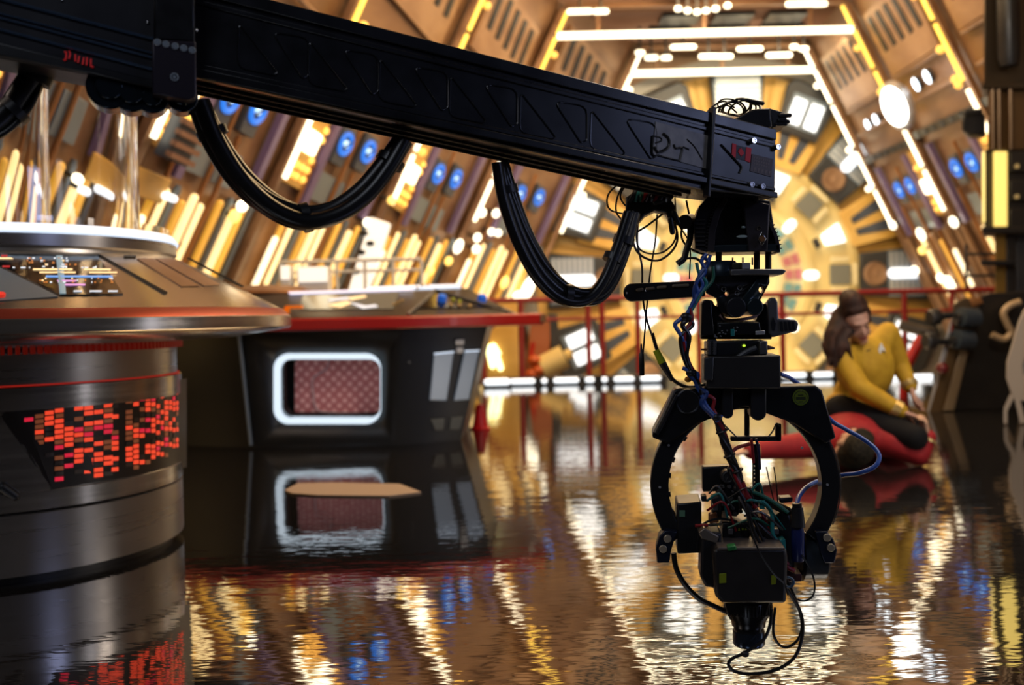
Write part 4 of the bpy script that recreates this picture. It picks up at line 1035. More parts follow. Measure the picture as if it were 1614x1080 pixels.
b.plate([(1152, fy(1152)), (1158, fy(1158)), (1157, fy(1157) + 22), (1151, fy(1151) + 22)], .0006, .002); b.plate([(1174, fy(1174)), (1182, fy(1182)), (1180, fy(1180) + 23), (1172, fy(1172) + 22)], .0006, .002)
leaf = [(0, -8), (2, -4.5), (4, -5.5), (3.6, -1), (6, -2.5), (5.6, 0), (7, 1), (3, 4.5), (3.6, 6), (.5, 5.4), (.5, 8), (-.5, 8), (-.5, 5.4), (-3.6, 6), (-3, 4.5), (-7, 1), (-5.6, 0), (-6, -2.5), (-3.6, -1), (-4, -5.5), (-2, -4.5)]
b.plate([(1165.5 + x * .72, 240 + y * .9 + x * .2) for x, y in leaf], .0012, .0024)
fs_o = build(b, 'flag_sticker', [FLAGR], cr, label='red maple leaf flag sticker')
b = AM(); b.plate([(1158.5, fy(1158) + 1), (1173.5, fy(1173) + 1), (1172, fy(1172) + 22), (1157.5, fy(1157) + 22)], .0004, .0011); build(b, 'flag_ground', [mat('flag_ground_dark', (.02, .022, .024), .45)], fs_o)
b = AM(); b.plate([(1183, 243), (1216, 251), (1213, 279), (1180, 270)], .0006, .0018); tp_o = build(b, 'text_plate', [mat('plate_brown', (.085, .06, .055), .45)], cr)
b = AM()
rnd = random.Random(3)
for row, (y0, h) in enumerate(((247, 3), (252, 3), (257, 2.5), (264, 6))):
    x = 1186
    while x < 1210:
        w_ = rnd.uniform(1.6, 3.4) if row < 3 else 4.2
        yy = y0 + (x - 1186) * .25
        if row < 3: b.plate([(x, yy), (x + w_, yy + .2), (x + w_ - .4, yy + h), (x - .4, yy + h)], .0018, .0022)
        else: b.plate([(x, yy), (x + 3.4, yy + .5), (x + 3.1, yy + 1.7), (x + 1, yy + h), (x - .7, yy + h)], .0018, .0022)
        x += w_ + (1. if row < 3 else 1.6)
build(b, 'worn_lettering', [mat('lettering_pale', (.17, .13, .125), .5)], tp_o)
b = AM()
for x, y in ((1182, 223), (1179, 292), (1220, 233), (1196, 295)): 
    b = AM(); p = AP(x, y, 0); b.cyl(p, p + nA * .012, .0062, n=14); b.torus(p + nA * .012, nA, .0052, .0018, 14, 6); build(b, 'screw', [CHROME], cr)
b = AM(); b.plate([(1116, 170), (1121, 171), (1112, 312), (1107, 311)], -.005, .018); b.plate([(1119, 220), (1122, 220), (1118, 262), (1115, 262)], .0, .006); build(b, 'strap', [BLACK], cr, .003)
b = AM(); b.tube([AP(1134, 228, .002), AP(1158, 254, .002), AP(1166, 264, .002), AP(1163, 273, .002)], .0022, 6); build(b, 'nose_line', [BLACK], cr)
# outer section, collar, rollers
b = AM(); b.plate([(252, -70), (-60, -70), (-60, 88), (152, 127), (252, 150)], -.07, .035); build(b, 'outer_section', [vary(mat('outer_boom', (.012, .013, .019), .34), (10, 10, 10), rough=(.25, .45))], cr, .004)
b = AM()
for y0, r in ((14, .0032), (36, .002), (43, .0025), (61, .003)): b.tube([AP(-40, y0 - 16, .037), AP(250, y0 + 59, .037)], r, 6, 0, 1)
build(b, 'side_channel', [mat('blue_highlight', (.12, .19, .32), .2, .8)], cr)  # blue light caught by the channel edges, put into the base colour
b = AM(); b.plate([(-60, 62), (245, 136), (245, 150), (152, 127), (-60, 86)], .035, .045); build(b, 'lower_flange', [BLACK], cr, .003)
b = AM()
for pts in ([(103, 93), (106, 93), (105, 105), (102, 104)], [(110, 91), (112, 95), (110, 103)], [(120, 96), (120, 107)], [(126, 99), (124, 109)], [(133, 101), (131, 112)], [(138, 101), (137, 113)], [(144, 103), (144, 115), (148, 115)]):
    b.tube([AP(x, y, .047) for x, y in pts], .0016, 6, 0, 2)
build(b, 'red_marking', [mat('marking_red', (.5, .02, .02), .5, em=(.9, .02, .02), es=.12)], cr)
b = AM(); b.plate([(242, -40), (303, -40), (304, 80), (240, 76)], .0, .058); build(b, 'collar', [BLKM], cr, .004)
b = AM(); P = [(238, 78), (305, 80), (306, 158)] + [(306 - 12 * (1 - math.cos(a)), 158 + 12 * math.sin(a)) for a in (.5, 1., 1.57)] + [(238, 160)]; b.plate(P, .0, .066); cp_o = build(b, 'collar_plate', [mat('plum_metal', (.03, .024, .036), .36, .4)], cr, .003)
b = AM()
for x, y in ((246, 82), (259, 85), (273, 88), (286, 91), (299, 94), (272, 135)):
    b = AM(); p = AP(x, y, .066); b.torus(p + nA * .001, nA, .0048 if y < 120 else .006, .0016, 16, 6); b.cyl(p, p + nA * .002, .003, n=10, m=0); build(b, 'bolt', [mat('bolt_pale', (.5, .58, .66), .3, .6)], cp_o)
for k, (x, y, r) in enumerate(((172, 142, .040), (238, 158, .030), (285, 158, .028), (206, 152, .034))):
    b = AM(); p = AP(x, y, .03); b.cyl(p, p - nA * .05, r, n=28); b.cyl(p + nA * .006, p, r * .6, n=20); build(b, 'roller', [mat('roller_blue_black', (.02, .03, .042), .18, .6)], cr, .003)
b = AM(); b.plate([(150, 126), (240, 148), (240, 168), (216, 172), (160, 160), (150, 150)], -.05, .02); build(b, 'roller_bracket', [BLACK], cr, .004)
b = AM()
for x, y in ((98, 9), (231, 44), (306, 62)): p = AP(x, y, .036 if x < 240 else .06); b.ell(p, (.003,) * 3, n=6)
build(b, 'rivet', [CHROME], cr)
# nose cradle with gear segments
D0 = 2.36
MB.skew = .12
def crp(poly, t0, t1, name, m, bev=.003, parent=None, label=None):
    b = MB(); b.pp(poly, D0, t0, t1); return build(b, name, [m], parent or cr, bev, label)
crp([(1134, 306), (1212, 316), (1224, 394), (1118, 396)], -.015, .06, 'cradle_core', BLACK)
crp([(1168, 312), (1212, 322), (1208, 396), (1178, 396)], -.055, -.02, 'cradle_plate', mat('cradle_plum', (.055, .047, .05), .38, .4))
crp([(1118, 386), (1228, 384), (1228, 396), (1118, 398)], -.05, .08, 'cradle_foot', mat('cradle_teal', (.025, .036, .042), .35, .5))
def sector(cx, cy, r0, r1, a0, a1, n=16):
    A = [math.radians(a0 + (a1 - a0) * k / n) for k in range(n + 1)]
    return [(cx + r1 * math.cos(a), cy - r1 * math.sin(a)) for a in A] + [(cx + r0 * math.cos(a), cy - r0 * math.sin(a)) for a in reversed(A)]
crp([(1113, 397), (1115, 362), (1124, 332), (1139, 310), (1147, 312), (1134, 336), (1126, 364), (1124, 397)], -.055, -.03, 'gear_cheek', mat('cradle_plum', ()), .001)
crp(sector(1140, 398, 82, 88, 0, 60), -.05, .05, 'gear_cheek', mat('cradle_plum', ()), .001)
b = MB(); b.pp([(1094, 392), (1092, 350), (1100, 325), (1120, 304), (1150, 304), (1139, 310), (1124, 332), (1115, 362), (1113, 398)], D0, -.05, .07)
build(b, 'gear_segment', [BLACK], cr)
b = MB()
for k in range(20):
    t = k / 19; p = U(1136 * (1 - t) ** 2 + 2 * t * (1 - t) * 1112 + 1111 * t * t, 309 * (1 - t) ** 2 + 2 * t * (1 - t) * 340 + 394 * t * t, D0 - .052); b.box(p, (.005, .006, .0028))
for k in range(7):
    p = U(1102, 347 + k * 6.6, D0 - .052); b.box(p, (.022, .008, .003))
for k in range(14):
    a = math.radians(4 + k * 4.2); p = U(1140 + 88 * math.cos(a), 398 - 88 * math.sin(a), D0 - .045); b.box(p, (.006, .008, .003), Matrix.Rotation(-a, 3, 'Y'))
build(b, 'gear_tooth', [mat('tooth_metal', (.10, .095, .09), .3, .7)], cr)
b = MB(); p = U(1188, 380, D0) + V((0, -.062, 0)); e = MB()
b.prism([p + V((dx, 0, dz)) for dx, dz in ((0, .017), (.010, 0), (0, -.017), (-.010, 0))], V((0, -.006, 0))); build(b, 'mirror_diamond', [CHROME], cr, .001)
b = MB(); b.cyl(p + V((0, -.005, 0)), p + V((0, -.010, 0)), .0065, n=14); build(b, 'diamond_centre', [COPPERP], cr)
b = MB(); q = U(1185, 363, D0) + V((0, -.057, 0)); b.torus(q, (0, 1, 0), .0045, .0014, 14, 6); build(b, 'screw', [CHROME], cr)
b = MB(); q = U(1160, 376, D0) + V((0, -.052, 0)); b.ell(q, (.014, .004, .004), n=8); b.ell(q + V((.003, 0, .022)), (.005, .003, .003), n=6); build(b, 'bubble_level', [mat('bubble_green', (.45, .55, .50), .2)], cr)

# ================================================================ stabilised remote head
rh = thing('remote_head', 'black stabilised remote head with round arch hanging from the crane nose', 'camera head', U(1170, 612, D0))
def hp(poly, t0, t1, name, m, bev=.003, label=None): return crp(poly, t0, t1, name, m, bev, rh, label)
for x, w_, m_ in ((1131, 10, BLACK), (1191, 10, mat('rod_bronze', (.05, .035, .022), .35, .5)), (1209, 10, mat('rod_bronze', ()))):
    b = MB(); b.cyl(U(x, 398, D0), U(x, 428, D0), w_ / 2 * D0 / FPX, n=14); build(b, 'mounting_rod', [m_], rh)
hp([(1150, 424), (1232, 424), (1238, 427), (1232, 433), (1150, 434)], -.08, .06, 'top_plate', GREYM)
hp([(1152, 414), (1180, 414), (1180, 424), (1152, 424)], -.05, .0, 'connector_block', mat('connector_olive', (.03, .032, .015), .4))
b = MB()
for x in (1153, 1169, 1184): b.cyl(U(x, 406, D0 - .03), U(x, 418, D0 - .03), .002, n=8)
build(b, 'pin', [BLACK], rh)
hp([(1168, 414), (1181, 414), (1181, 424), (1168, 424)], -.055, -.049, 'terminal', SILVER, .001)
b = MB(); b.lathe([(.001, .0), (.035, .0), (.045, -.012), (.048, -.04), (.04, -.06), (.001, -.06)], U(1133, 412, D0) + V((0, 0, .0)), 24); build(b, 'swivel', [mat('swivel_blue', (.02, .035, .05), .3, .5)], rh)
# yoke with through-holes
yk = MB(); yk.pp([(1112, 436), (1186, 434), (1211, 434), (1211, 446), (1196, 474), (1190, 486), (1168, 494), (1150, 499), (1134, 492), (1128, 470), (1112, 462)], D0, -.05, -.02); o = build(yk, 'yoke', [BLKM], rh, 0)
c_ = MB()
for x, y, r in ((1137.5, 464, 4.0), (1190, 458, 5.6)): c_.cyl(U(x, y, D0) + V((0, -.2, 0)), U(x, y, D0) + V((0, .2, 0)), r * D0 / FPX, n=20)
cut(o, c_)
o = hp([(1190, 440), (1211, 436), (1209, 446), (1188, 482), (1170, 482), (1168, 470)], -.058, -.05, 'yoke_cheek', mat('cheek_teal', (.022, .036, .042), .3, .5))
c_ = MB(); c_.cyl(U(1190, 458, D0) + V((0, -.2, 0)), U(1190, 458, D0) + V((0, .2, 0)), 5.6 * D0 / FPX, n=20); cut(o, c_)
for x, y, r in ((1149, 485, 16), (1178, 484, 13)):
    b = MB(); p = U(x, y, D0); b.cyl(p + V((0, -.065, 0)), p + V((0, .05, 0)), r * D0 / FPX, n=28); build(b, 'pivot_drum', [BLACK if x < 1160 else mat('cheek_teal', ())], rh, .003)
for x, y in ((1139, 456), (1160, 462), (1164, 454)):
    b = MB(); b.torus(U(x, y, D0 - .052), (0, 1, 0), .005, .001, 12, 5); build(b, 'screw', [GREYM], rh)
# long slotted side bar
sb = MB(); r_ = 14
pts = sector(995, 461, 0, 14.5, 84, 264, 12)[:13]
sb.pp(pts + [(1110, 467), (1110, 442)], D0, -.02, .02); sb_o = build(sb, 'side_bar', [BLACK], rh, .003)
b = MB()
for x0, x1, y in ((1003, 1010, 457.5), (1018, 1028, 455.5), (1036, 1047, 453.5), (1060, 1082, 451)): b.cap(U(x0, y, D0 - .021), U(x1, y - 1, D0 - .021), .0042, n=6)
build(b, 'slot', [mat('slot_olive', (.18, .15, .11), .4, .3)], sb_o)
b = MB()
for x, y in ((986, 462), (1016, 458)): b.ell(U(x, y, D0 - .022), (.003,) * 3, n=6)
build(b, 'rivet', [CHROME], rh)
# pan bracket with side plates
hp([(1106, 478), (1112, 472), (1122, 474), (1124, 481), (1132, 484), (1134, 494), (1140, 506), (1190, 506), (1196, 480), (1208, 478), (1212, 474), (1215, 535), (1103, 535)], .0, .06, 'pan_bracket', BLACK)
hp([(1104, 478), (1110, 472), (1120, 474), (1124, 528), (1103, 530)], -.06, .02, 'bracket_cheek', BLKM)
hp([(1128, 508), (1196, 508), (1198, 528), (1128, 528)], -.05, .0, 'motor_face', mat('motor_dark', (.014, .016, .018), .3, .4))
b = MB(); rnd = random.Random(8)
for k in range(22): p = U(rnd.uniform(1116, 1160), rnd.uniform(512, 532), D0 - .052); b.ell(p, (.0026, .002, .0026), n=5)
build(b, 'bolt_head', [GREYM], rh)
hp([(1150, 519), (1156, 519), (1156, 530), (1150, 530)], -.056, -.05, 'port', TEALC, .001)
hp([(1189, 522), (1204, 521), (1204, 527), (1189, 528)], -.056, -.05, 'label_strip', SILVER, .001)
b = MB(); b.tube([U(x, y, D0 - .02) for x, y in ((1133, 496), (1142, 504), (1164, 504), (1185, 500), (1196, 492))], .004, 8); build(b, 'pale_band', [mat('band_pink', (.62, .40, .36), .4)], rh)
hp([(1208, 476), (1213, 469), (1220, 469), (1224, 476), (1225, 502), (1252, 504), (1257, 510), (1254, 522), (1216, 532), (1210, 526)], -.03, .0, 'fin_handle', mat('fin_grey', (.13, .125, .13), .4, .4)); fin_o = bpy.data.objects['fin_handle']
b = MB()
for x0, x1 in ((1227, 1231), (1233.5, 1237.5), (1240, 1244), (1246, 1250)):
    b.pp([(x0, 507), (x1, 507), (x1 + 1.5, 521 - (x1 - 1231) * .08), (x0 + 1.5, 522 - (x0 - 1231) * .08)], D0, -.034, -.029)
b.pp([(1213, 510), (1217, 500), (1221, 510), (1219, 520), (1215, 520)], D0, -.034, -.029)
build(b, 'fin_slot', [BLACK], fin_o)
# slip ring stack
hp([(1113, 539), (1207, 537), (1207, 560), (1113, 561)], -.05, .06, 'slip_ring', BLACK)
hp([(1113, 535), (1128, 535), (1128, 560), (1113, 560)], -.06, -.05, 'connector_face', DARKG, .002)
b = MB()
for k in range(10): p = U(1116 + (k % 2) * 8, 540 + (k // 2) * 4.2, D0 - .062); b.cyl(p, p + V((0, -.004, 0)), .0035, n=10)
build(b, 'socket', [GREYM], rh)
hp([(1195, 538), (1208, 537), (1208, 559), (1195, 560)], -.07, -.05, 'side_block', GREYM)
b = MB(); b.cyl(U(1208, 548, D0 - .03), U(1219, 549, D0 - .03), .006, .002, n=10); b.cyl(U(1113, 551, D0 - .03), U(1103, 551, D0 - .03), .003, .002, n=8); build(b, 'spigot', [mat('spigot_red_brown', (.12, .04, .03), .4)], rh)
b = MB(); b.ell(U(1171, 545, D0 - .054), (.004, .003, .003), n=6); build(b, 'status_lamp', [mat('status_green', (.5, .7, .05), .4, em=(.6, .9, .05), es=1.)], rh)
b = MB(); b.tube([U(x, y, D0 - .075) for x, y in ((1115, 610), (1130, 590), (1150, 572), (1172, 556), (1190, 548))], .006, 8); build(b, 'grey_cable', [mat('cable_grey', (.06, .065, .07), .4)], rh)
# big box and arch
hp([(1112, 562), (1229, 560), (1229, 613), (1112, 613)], -.09, .09, 'motor_box', vary(mat('box_black', (.014, .0125, .012), .42), (8, 8, 8), rough=(.35, .55)), .004)
hp([(1108, 564), (1124, 562), (1122, 600), (1108, 600)], -.10, -.02, 'box_clamp', DARKG)
hp([(1070, 612), (1284, 608), (1294, 616), (1316, 690), (1300, 700), (1250, 668), (1173, 640), (1098, 668), (1052, 700), (1026, 690), (1028, 680), (1062, 614)], -.045, .045, 'arch_shoulder', BLKM, .004)
ACX, ACY = 1173, 766
hp(sector(ACX, ACY, 121, 149.5, -38, 218, 72), -.028, .028, 'arch_ring', vary(mat('arch_black', (.017, .018, .020), .32, .3), (12, 12, 12), rough=(.25, .4)), .003)
b = MB()
for a in (20, 10, -8, -22, 160, 172, 186, 200, 212, 36, 142):
    p = U(ACX + 121 * math.cos(math.radians(a)), ACY - 121 * math.sin(math.radians(a)), D0); b.box(p, (.006, .012, .012), Matrix.Rotation(math.radians(-a), 3, 'Y'))
build(b, 'ring_clip', [BLACK], rh)
b = MB(); b.tube([U(ACX + 150.4 * math.cos(math.radians(a)), ACY - 150.4 * math.sin(math.radians(a)), D0 - .026) for a in range(-24, 36, 6)], .0016, 6); build(b, 'ring_edge', [CHROME], rh)
b = MB()
for x, y in ((1038, 768), (1302, 764), (1052, 702), (1262, 706)): p = U(x, y, D0 - .028); b.cyl(p, p + V((0, -.003, 0)), .003, n=10)
build(b, 'ring_screw', [SILVER], rh)
b = MB(); b.tube([U(x, y, D0 - .05) for x, y in ((1060, 616), (1046, 650), (1030, 682))], .005, 6); build(b, 'shoulder_highlight', [mat('highlight_beige', (.30, .27, .23), .35, .5)], rh)  # highlight along the shoulder's edge, put in as a beige strand
hp([(1063, 622), (1067, 624), (1046, 668), (1036, 686), (1033, 684)], -.06, -.05, 'shoulder_strap', BLACK, .001)
b = MB(); p = U(1082, 633, D0 - .046); b.torus(p, (0, 1, 0), .026, .004, 28, 8); b.cyl(p + V((0, .002, 0)), p + V((0, -.004, 0)), .024, n=24); build(b, 'pivot_cap', [BLACK], rh)
b = MB(); p = U(1260, 626.5, D0 - .046); b.cyl(p, p + V((0, -.0015, 0)), 12.5 * D0 / FPX, n=28); gs_o = build(b, 'green_sticker', [mat('sticker_green', (.14, .19, .012), .45)], rh)
b = MB(); b.torus(p + V((0, -.0016, 0)), (0, 1, 0), .0150, .0008, 28, 5); b.box(p + V((0, -.002, -.002)), (.022, .001, .0065)); b.box(p + V((0, -.002, .0055)), (.012, .001, .002)); b.box(p + V((0, -.002, -.010)), (.010, .001, .002)); build(b, 'sticker_print', [mat('sticker_dark', (.02, .03, .004), .5)], gs_o)
for x0, x1 in ((1136, 1154), (1181, 1206)):
    r = (x1 - x0) / 2; cx = (x0 + x1) / 2
    hp([(x0, 606), (x1, 606)] + [(cx + r * math.cos(a), 652 + r * .9 * math.sin(a)) for a in [k * PI / 10 for k in range(11)]], -.062, .0, 'lug', BLACK, .003)
for s, pts, holes in ((-1, [(1046, 836), (1066, 838), (1061, 852), (1056, 868), (1053, 888), (1034, 888), (1032, 866), (1037, 846)], ((1050, 849), (1043, 865))), (1, [(1283, 838), (1302, 838), (1312, 850), (1318, 868), (1314, 888), (1297, 888), (1290, 868)], ((1301, 847), (1307, 863)))):
    hp(pts, -.05, .0, 'ring_end_plate', mat('end_navy', (.012, .017, .035), .35, .4))
    for x, y in holes:
        b = MB(); p = U(x, y, D0 - .05); b.cyl(p, p + V((0, -.006, 0)), .0092, n=18); build(b, 'brass_bolt', [mat('brass_pale', (.72, .62, .45), .3, .7)], rh, .001)
# ================================================================ cinema camera in the arch
cc = thing('cinema_camera', 'black cinema camera rig pointing straight down inside the round arch', 'camera', U(1178, 1010, D0 - .02))
def cp(poly, t0, t1, name, m, bev=.004, label=None): return crp(poly, t0, t1, name, m, bev, cc, label)
cp([(1065, 794), (1104, 791), (1104, 872), (1066, 874)], -.03, .08, 'side_box', BLACK)
cp([(1069, 805), (1078, 805), (1078, 815), (1069, 815)], -.033, -.029, 'green_label', mat('label_teal_green', (.10, .22, .13), .5), .0005)
cp([(1105, 736), (1158, 734), (1160, 774), (1106, 776)], .0, .035, 'monitor', BLACK)
cp([(1104, 852), (1112, 838), (1136, 840), (1136, 930), (1110, 926), (1102, 910)], -.09, .0, 'small_battery', BLACK, .006)
cp([(1099, 840), (1108, 832), (1132, 846), (1128, 858), (1104, 850)], -.092, -.03, 'battery_cover', mat('foil_tan', (.22, .19, .155), .35, .5), .003)
cp([(1121, 868), (1128, 864), (1238, 864), (1240, 880), (1238, 952), (1136, 952), (1126, 940)], -.14, .0, 'main_battery', vary(mat('battery_black', (.008, .007, .008), .45), (20, 20, 20), rough=(.35, .55)), .008)
cp([(1130, 863), (1235, 863), (1236, 868), (1128, 869)], -.142, -.02, 'battery_rim', mat('rim_taupe', (.10, .08, .07), .4), .002)
cp([(1144, 862), (1158, 860), (1160, 868), (1146, 870)], -.146, -.12, 'green_tab', mat('tab_green', (.02, .20, .05), .4), .003)
cp([(1132, 905), (1143, 904), (1143, 919), (1132, 920)], -.143, -.139, 'yellow_label', mat('label_lime', (.26, .32, .01), .5), .0005)
cp([(1214, 908), (1222, 907), (1221, 921), (1214, 922)], -.143, -.139, 'yellow_label', mat('label_lime', ()), .0005)
cp([(1162, 833), (1176, 832), (1176, 836), (1162, 837)], -.05, -.046, 'yellow_label', mat('label_lime', ()), .0005)
cp([(1137, 824), (1180, 822), (1180, 852), (1137, 850)], -.045, .05, 'top_module', BLACK)
cp([(1126, 868), (1240, 800), (1252, 830), (1250, 930), (1150, 940)], -.02, .10, 'body', BLACK, .008)
b = MB(); c = U(1276, 877, D0 + .02); hx = 21 * D0 / FPX
b.lathe([(.001, 0), (.05, 0), (.057, .006), (.057, 2 * hx - .006), (.05, 2 * hx), (.001, 2 * hx)], c - V((hx, 0, 0)), 36, axis=(V((0, 1, 0)), V((0, 0, 1)), V((1, 0, 0)))); build(b, 'side_motor', [mat('motor_navy', (.028, .038, .048), .35, .3)], cc)
cp([(1226, 905), (1262, 905), (1262, 917), (1228, 917)], -.04, .02, 'foot_block', mat('block_maroon', (.05, .008, .01), .5), .002)
b = MB(); p0, p1 = U(1255, 806, D0 - .06), U(1256, 884, D0 - .05); b.lathe([(.001, 0), (.013, 0), (.015, .004), (.015, .070), (.013, .076), (.011, .10), (.010, .118), (.001, .12)], p1, 18, axis=basis(p0 - p1)); build(b, 'blue_canister', [mat('canister_navy', (.012, .022, .12), .35)], cc)
b = MB(); b.cyl(U(1255, 830, D0 - .06), U(1255, 800, D0 - .06), .018, .013, n=16); b.cyl(U(1255, 802, D0 - .06), U(1254, 793, D0 - .06), .011, n=14); build(b, 'hose_coupling', [BLACK], cc)
# lens looking down
LC = U(1177, 944, D0 - .04)
b = MB(); b.lathe([(.001, 0), (.055, 0), (.052, -.03), (.040, -.05), (.038, -.062), (.034, -.064), (.034, -.07), (.036, -.072), (.036, -.104), (.033, -.108), (.028, -.100), (.001, -.097)], LC, 36); ln_o = build(b, 'lens', [mat('lens_black', (.012, .013, .015), .25, .4)], cc)
b = MB(); b.lathe([(.0362, -.073), (.0368, -.075), (.0368, -.102), (.0362, -.104)], LC, 36); build(b, 'lens_ring', [mat('lens_ring_blue', (.07, .10, .16), .2, .9)], ln_o)
b = MB()
for k in range(48):
    a = k * 2 * PI / 48; b.box(LC + V((.0535 * math.cos(a), .0535 * math.sin(a), -.016)), (.004, .003, .024), Matrix.Rotation(a, 3, 'Z'))
build(b, 'focus_rib', [BLACK], ln_o)
b = MB()
for x, y in ((1145, 975), (1200, 985)): b.cyl(U(x, y - 40, D0 - .05), U(x + (8 if x < 1170 else -4), y, D0 - .05), .008, n=10)
build(b, 'lens_support', [BLACK], cc)
b = MB(); b.pp([(1140, 948), (1212, 948), (1206, 972), (1198, 974), (1190, 966), (1150, 970), (1146, 974)], D0, -.09, .03); build(b, 'lens_mount', [BLKM], cc, .003)
# perforated upright, tee bar, follow-focus motor
b = MB(); b.pbox(1185, 700, 1196, 800, D0, .03, .045); o = build(b, 'perforated_upright', [BLACK], cc)
c_ = MB()
for k in range(7):
    for x in (1188.2, 1192.8): c_.cyl(U(x, 738 + k * 6.4, D0) + V((0, -.1, 0)), U(x, 738 + k * 6.4, D0) + V((0, .2, 0)), .0026, n=10)
cut(o, c_)
b = MB(); b.pbox(1150, 688, 1228, 696, D0, .0, .02); b.pbox(1221, 668, 1230, 696, D0, .0, .02); b.pbox(1172, 642, 1180, 690, D0, .03, .045); build(b, 'tee_bar', [BLACK], cc, .003)
b = MB(); p = U(1146, 752, D0 - .03); b.torus(p, (0, 1, 0), .012, .003, 20, 8); b.cyl(p, p + V((0, .04, 0)), .016, n=20)
for k in range(3):
    a = k * 2 * PI / 3; b.cap(p, p + V((.012 * math.cos(a), 0, .012 * math.sin(a))), .002, n=5)
build(b, 'focus_wheel', [DARKG], cc)
b = MB(); b.pp([(1128, 764), (1166, 760), (1170, 800), (1160, 815), (1130, 812)], D0, -.02, .04); build(b, 'focus_motor', [BLKM], cc, .004)
b = MB(); rnd = random.Random(4)
for k in range(26): p = U(rnd.uniform(1128, 1168), rnd.uniform(762, 815), D0 - .022); b.cyl(p, p + V((0, -.006, 0)), rnd.uniform(.002, .005), n=8)
build(b, 'motor_screw', [GREYM], cc)
cp([(1120, 785), (1134, 782), (1136, 820), (1122, 822)], -.03, .02, 'motor_arm', DARKG, .003)
cp([(1116, 812), (1128, 808), (1132, 824), (1116, 826)], -.04, -.01, 'rust_clamp', mat('clamp_rust', (.22, .08, .03), .5), .003)
cp([(1136, 808), (1146, 806), (1146, 824), (1136, 824)], -.04, -.01, 'tan_clamp', mat('clamp_tan', (.35, .22, .12), .5), .003)
b = MB(); b.cyl(U(1094, 829, D0 - .06), U(1114, 828, D0 - .06), .0038, n=10, m=0); build(b, 'red_cap', [REDC], cc)
b = MB(); b.cyl(U(1114, 828, D0 - .06), U(1136, 826, D0 - .06), .0034, n=10); build(b, 'silver_rod', [CHROME], cc)
cp([(1192, 815), (1206, 812), (1210, 848), (1196, 852)], -.03, .03, 'maroon_block', mat('block_maroon', ()), .004)
cp([(1224, 852), (1236, 850), (1238, 870), (1226, 872)], -.07, -.03, 'teal_label', TEALC, .002)
cp([(1226, 785), (1248, 784), (1248, 792), (1228, 794)], -.02, .02, 'plum_handle', mat('plum_metal', ()), .004)
b = MB(); b.cap(U(1160, 770, D0 - .05), U(1240, 806, D0 - .04), .010, n=8); b.cap(U(1150, 740, D0 - .05), U(1172, 782, D0 - .05), .009, n=8); build(b, 'brace', [BLACK], cc)
cp([(1180, 856), (1206, 846), (1214, 866), (1188, 872)], -.06, .0, 'control_module', DARKG, .004)
for k, pts in enumerate(([(1096, 868), (1104, 830), (1130, 818), (1160, 822)], [(1140, 800), (1158, 790), (1176, 800), (1186, 822)], [(1196, 868), (1210, 840), (1200, 812), (1184, 800)])):
    b = MB(); b.tube([U(x, y, D0 - .055) for x, y in pts], .0028, 6); build(b, 'jumper_wire', [[BLACK, GREENC, REDC][k]], cc)

rnd = random.Random(17)
for k in range(12):
    x0, y0 = rnd.uniform(1108, 1180), rnd.uniform(776, 846); x1, y1 = x0 + rnd.uniform(20, 70), y0 + rnd.uniform(-18, 40)
    b = MB(); b.tube([U(x0, y0, D0 - .05), U((x0 + x1) / 2 + rnd.uniform(-12, 12), min(y0, y1) - rnd.uniform(4, 18), D0 - .075), U(x1, y1, D0 - .05)], rnd.choice((.0018, .0024, .003)), 6)
    build(b, 'jumper_wire', [rnd.choice((RUBBER, RUBBER, GREENC, REDC, TEALC, GREYM))], cc)
for x, y, m_ in ((1188, 846, GREYM), (1200, 798, TEALC), (1214, 818, mat('tan_fitting', (.40, .28, .18), .4)), (1222, 838, GREYM), (1190, 806, mat('tan_fitting', ())), (1232, 860, TEALC), (1218, 866, REDC), (1150, 838, GREYM), (1126, 800, GREYM), (1108, 786, BLACK)):
    b = MB(); b.pbox(x - 4, y - 4, x + 4, y + 5, D0, -.06, -.03); build(b, 'small_connector', [m_], cc, .0015)
# ================================================================ hoses, cables
def wire(name, label, cat, pts, r, m, D=None, group=None, dd=0., k=6, n=8, parent=None):
    D = D0 if D is None else D
    P = [U(p[0], p[1], D + (p[2] if len(p) > 2 else 0) + dd) for p in pts]
    b = MB(); b.tube(P, r, n, 0, k)
    o = build(b, name, [m], parent)
    return tag(o, label, cat, group) if parent is None else o
def armD(px):                                       # depth of the boom's middle at a picture column
    r = ray(px, top(px) + 80); e = V((0, 0, EYE)); p0 = pn - nA * (AW * .45)
    return (p0 - e).dot(nA) / r.dot(nA)
def bundle(name, label, pts, strands, rad, group='black hose loops under the boom'):
    t = thing(name, label, 'hose', U(pts[0][0], pts[0][1], armD(pts[0][0])), group)
    for k, (ox, oy, od, r, w) in enumerate(strands):
        P = []
        n = len(pts)
        for i, (x, y) in enumerate(pts):
            s = math.sin(PI * i / (n - 1)) ** w
            P.append(U(x + ox * (.45 + .55 * s), y + oy * s, armD(x) + od))
        b = MB(); b.tube(P, r, 10, 0, 8); build(b, 'hose', [RUBBER], t)
    for f in (.10, .5, .9):
        i = f * (len(pts) - 1); j = int(i); q = i - j
        x = pts[j][0] * (1 - q) + pts[j + 1][0] * q; y = pts[j][1] * (1 - q) + pts[j + 1][1] * q
        d = (U(*pts[j + 1], armD(pts[j + 1][0])) - U(*pts[j], armD(pts[j][0]))).normalized()
        p = U(x, y, armD(x)); b = MB(); b.cyl(p - d * .008, p + d * .008, rad, n=16); build(b, 'cable_tie', [BLACK], t)
    return t
